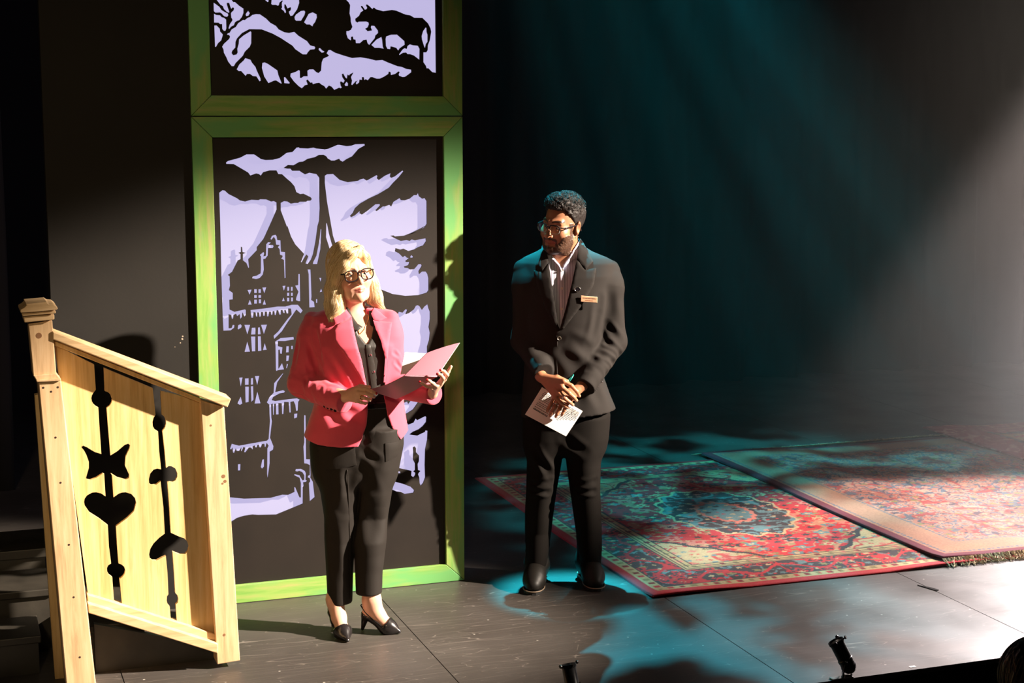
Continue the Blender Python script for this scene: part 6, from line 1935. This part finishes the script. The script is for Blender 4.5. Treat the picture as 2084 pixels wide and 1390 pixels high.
def a_body(P):
    d = ell(P, ac + A_(0, -.01, 0), (.074, .092, .115))
    d = smin(d, rc(P, ac + A_(0, 0, -.08), ac + A_(0, .01, -.24), .05, .055), .03)
    d = smin(d, chain(P, [ac + A_(-.20, 0, -.30), ac + A_(-.27, -.02, -.58), ac + A_(-.22, -.20, -.75)], (.05, .042, .03), .02), .03)
    d = smin(d, chain(P, [ac + A_(.20, 0, -.30), ac + A_(.27, -.02, -.58), ac + A_(.22, -.20, -.75)], (.05, .042, .03), .02), .03)
    d = smin(d, ell(P, ac + A_(0, 0, -.50), (.19, .11, .30)), .05)
    for s in (-1, 1): d = smin(d, chain(P, [ac + A_(s * .09, 0, -.75), A_(s * .10, 0, .5), A_(s * .10, 0, .06), A_(s * .11, .16, .04)], (.09, .06, .045, .04), .03), .03)
    return d


def a_top(P):
    d = ell(P, ac + A_(0, 0, -.50), (.21, .13, .31))
    for s in (-1, 1): d = smin(d, chain(P, [ac + A_(s * .19, 0, -.29), ac + A_(s * .275, -.02, -.58), ac + A_(s * .225, -.18, -.735)], (.066, .055, .042), .02), .03)
    return np.maximum(d, P[:, 2] - (ac[2] - .185))


def a_legs(P):
    d = ell(P, ac + A_(0, 0, -.80), (.19, .13, .13))
    for s in (-1, 1): d = smin(d, chain(P, [ac + A_(s * .09, 0, -.80), A_(s * .10, 0, .5), A_(s * .10, 0, .04)], (.105, .08, .065), .03), .03)
    return np.maximum(d, .03 - P[:, 2])


organic('body', a_body, *bounds((-.36, -.34, .0), (.36, .30, hz_ + .14), .012), M['skin_w'], aud, rl=1, col=lambda V: np.tile(np.array((.5, .28, .19)), (len(V), 1)))
organic('jumper', a_top, *bounds((-.38, -.28, hz_ - .85), (.38, .18, hz_ - .15), .010), M['black_cloth'], aud, rl=1, disp=lambda V, N: .008 * (fbm(V * 8, 3) - .45))
organic('trousers', a_legs, *bounds((-.3, -.2, .02), (.3, .2, hz_ - .6), .012), M['black_cloth'], aud, rl=1)


def a_hair(P):
    d = ell(P, ac + A_(0, -.012, .012), (.108, .118, .112))
    d = smin(d, ell(P, ac + A_(0, -.045, -.10), (.105, .075, .15)), .04)
    return smax(d, -ell(P, ac + A_(0, .15, -.05), (.075, .10, .12)), .02)


dk = lambda V: np.where((vnoise(V * (120, 120, 10), 55) > .62)[:, None], np.array((.11, .06, .025)), np.array((.022, .013, .008)))
ah = organic('hair', lambda P: a_hair(P) + .008 * (vnoise(P * (110, 110, 14), 51) - .5) + .006 * (vnoise(P * (40, 40, 9), 52) - .5), *bounds(ac + (-.15, -.17, -.28), ac + (.15, .16, .15), .004), M['darkhair'], aud, rl=1, col=dk)
sa = []
while len(sa) < 260:
    v = rs_.normal(0, 1, 3); v /= np.linalg.norm(v)
    if v[2] < -.2: continue
    sa.append(ac + A_(0, -.012, .012) + v * (.110, .120, .114))
strands('hair_locks', a_hair, sa, (0, -.3, .0), 36, .008, .0010, M['darkhair'], ah, .0015, 7, .45, lambda r: [(.03, .018, .010), (.14, .08, .035), (.02, .012, .008)][r.integers(0, 3)])
fly = []
for k in range(26):
    a_ = rs_.uniform(.3, 2.9); p0 = ac + np.array([.108 * math.cos(a_) * (-1 if k % 3 else 1), -.03 + .05 * rs_.random(), .108 * math.sin(a_)])
    d_ = (p0 - ac) / np.linalg.norm(p0 - ac); t_ = np.cross(d_, [0, 1, 0]) * rs_.choice((-1, 1)); pts = [p0 - d_ * .01]
    for j in range(8): pts.append(pts[-1] + d_ * (.006 - .0014 * j) + t_ * .006 + rs_.normal(0, .0015, 3))
    fly.append(tube(pts, [.0006] * 8 + [.0002], 3, cap=False))
fo = mk('flyaway_hairs', *join(*fly), M['darkhair'], ah, smooth=True, col=np.tile(np.array((.12, .07, .03)), (sum(len(a[0]) for a in fly), 1))); fo['kind'] = 'stuff'
for s in (-1, 1):
    T_ = A_(s * .11, .2, 0)
    organic('shoe', lambda P, s=s: np.maximum(chain(P, [A_(s * .10, -.02, .05), A_(s * .105, .08, .045), A_(s * .11, .19, .03)], (.055, .052, .035), .03), .001 - P[:, 2]), *bounds((s * .1 - .08, -.1, -.004), (s * .1 + .08, .25, .12), .008), M['boot'], aud, rl=1)
# ------------------------------------------------------------------ stage haze
def haze(dens, lo, hi):
    """density shaped for contrast: thick on the right, thinned out towards the picture panel"""
    m = bpy.data.materials.new('stage_haze'); m.use_nodes = True
    nt = m.node_tree; nt.nodes.clear()
    out = nt.nodes.new('ShaderNodeOutputMaterial')
    v = nt.nodes.new('ShaderNodeVolumeScatter')
    v.inputs['Color'].default_value = (1, 1, 1, 1); v.inputs['Anisotropy'].default_value = .25
    tc = nt.nodes.new('ShaderNodeTexCoord')
    dot = nt.nodes.new('ShaderNodeVectorMath'); dot.operation = 'DOT_PRODUCT'; dot.inputs[1].default_value = (.95, .12, 0)
    nt.links.new(tc.outputs['Object'], dot.inputs[0])
    mr = nt.nodes.new('ShaderNodeMapRange'); mr.interpolation_type = 'SMOOTHSTEP'
    mr.inputs[1].default_value = lo; mr.inputs[2].default_value = hi; mr.inputs[3].default_value = 0; mr.inputs[4].default_value = dens
    nt.links.new(dot.outputs['Value'], mr.inputs[0]); nt.links.new(mr.outputs[0], v.inputs['Density'])
    nt.links.new(v.outputs[0], out.inputs['Volume'])
    o = mk('haze', *box((2.4, 4.6, .045), (11.0, 11.55, 6.8)), m)
    return tag(o, 'thin theatre haze hanging in the light beams on the right of the stage', 'haze', kind='stuff')


haze(.088, 4.2, 8.6)
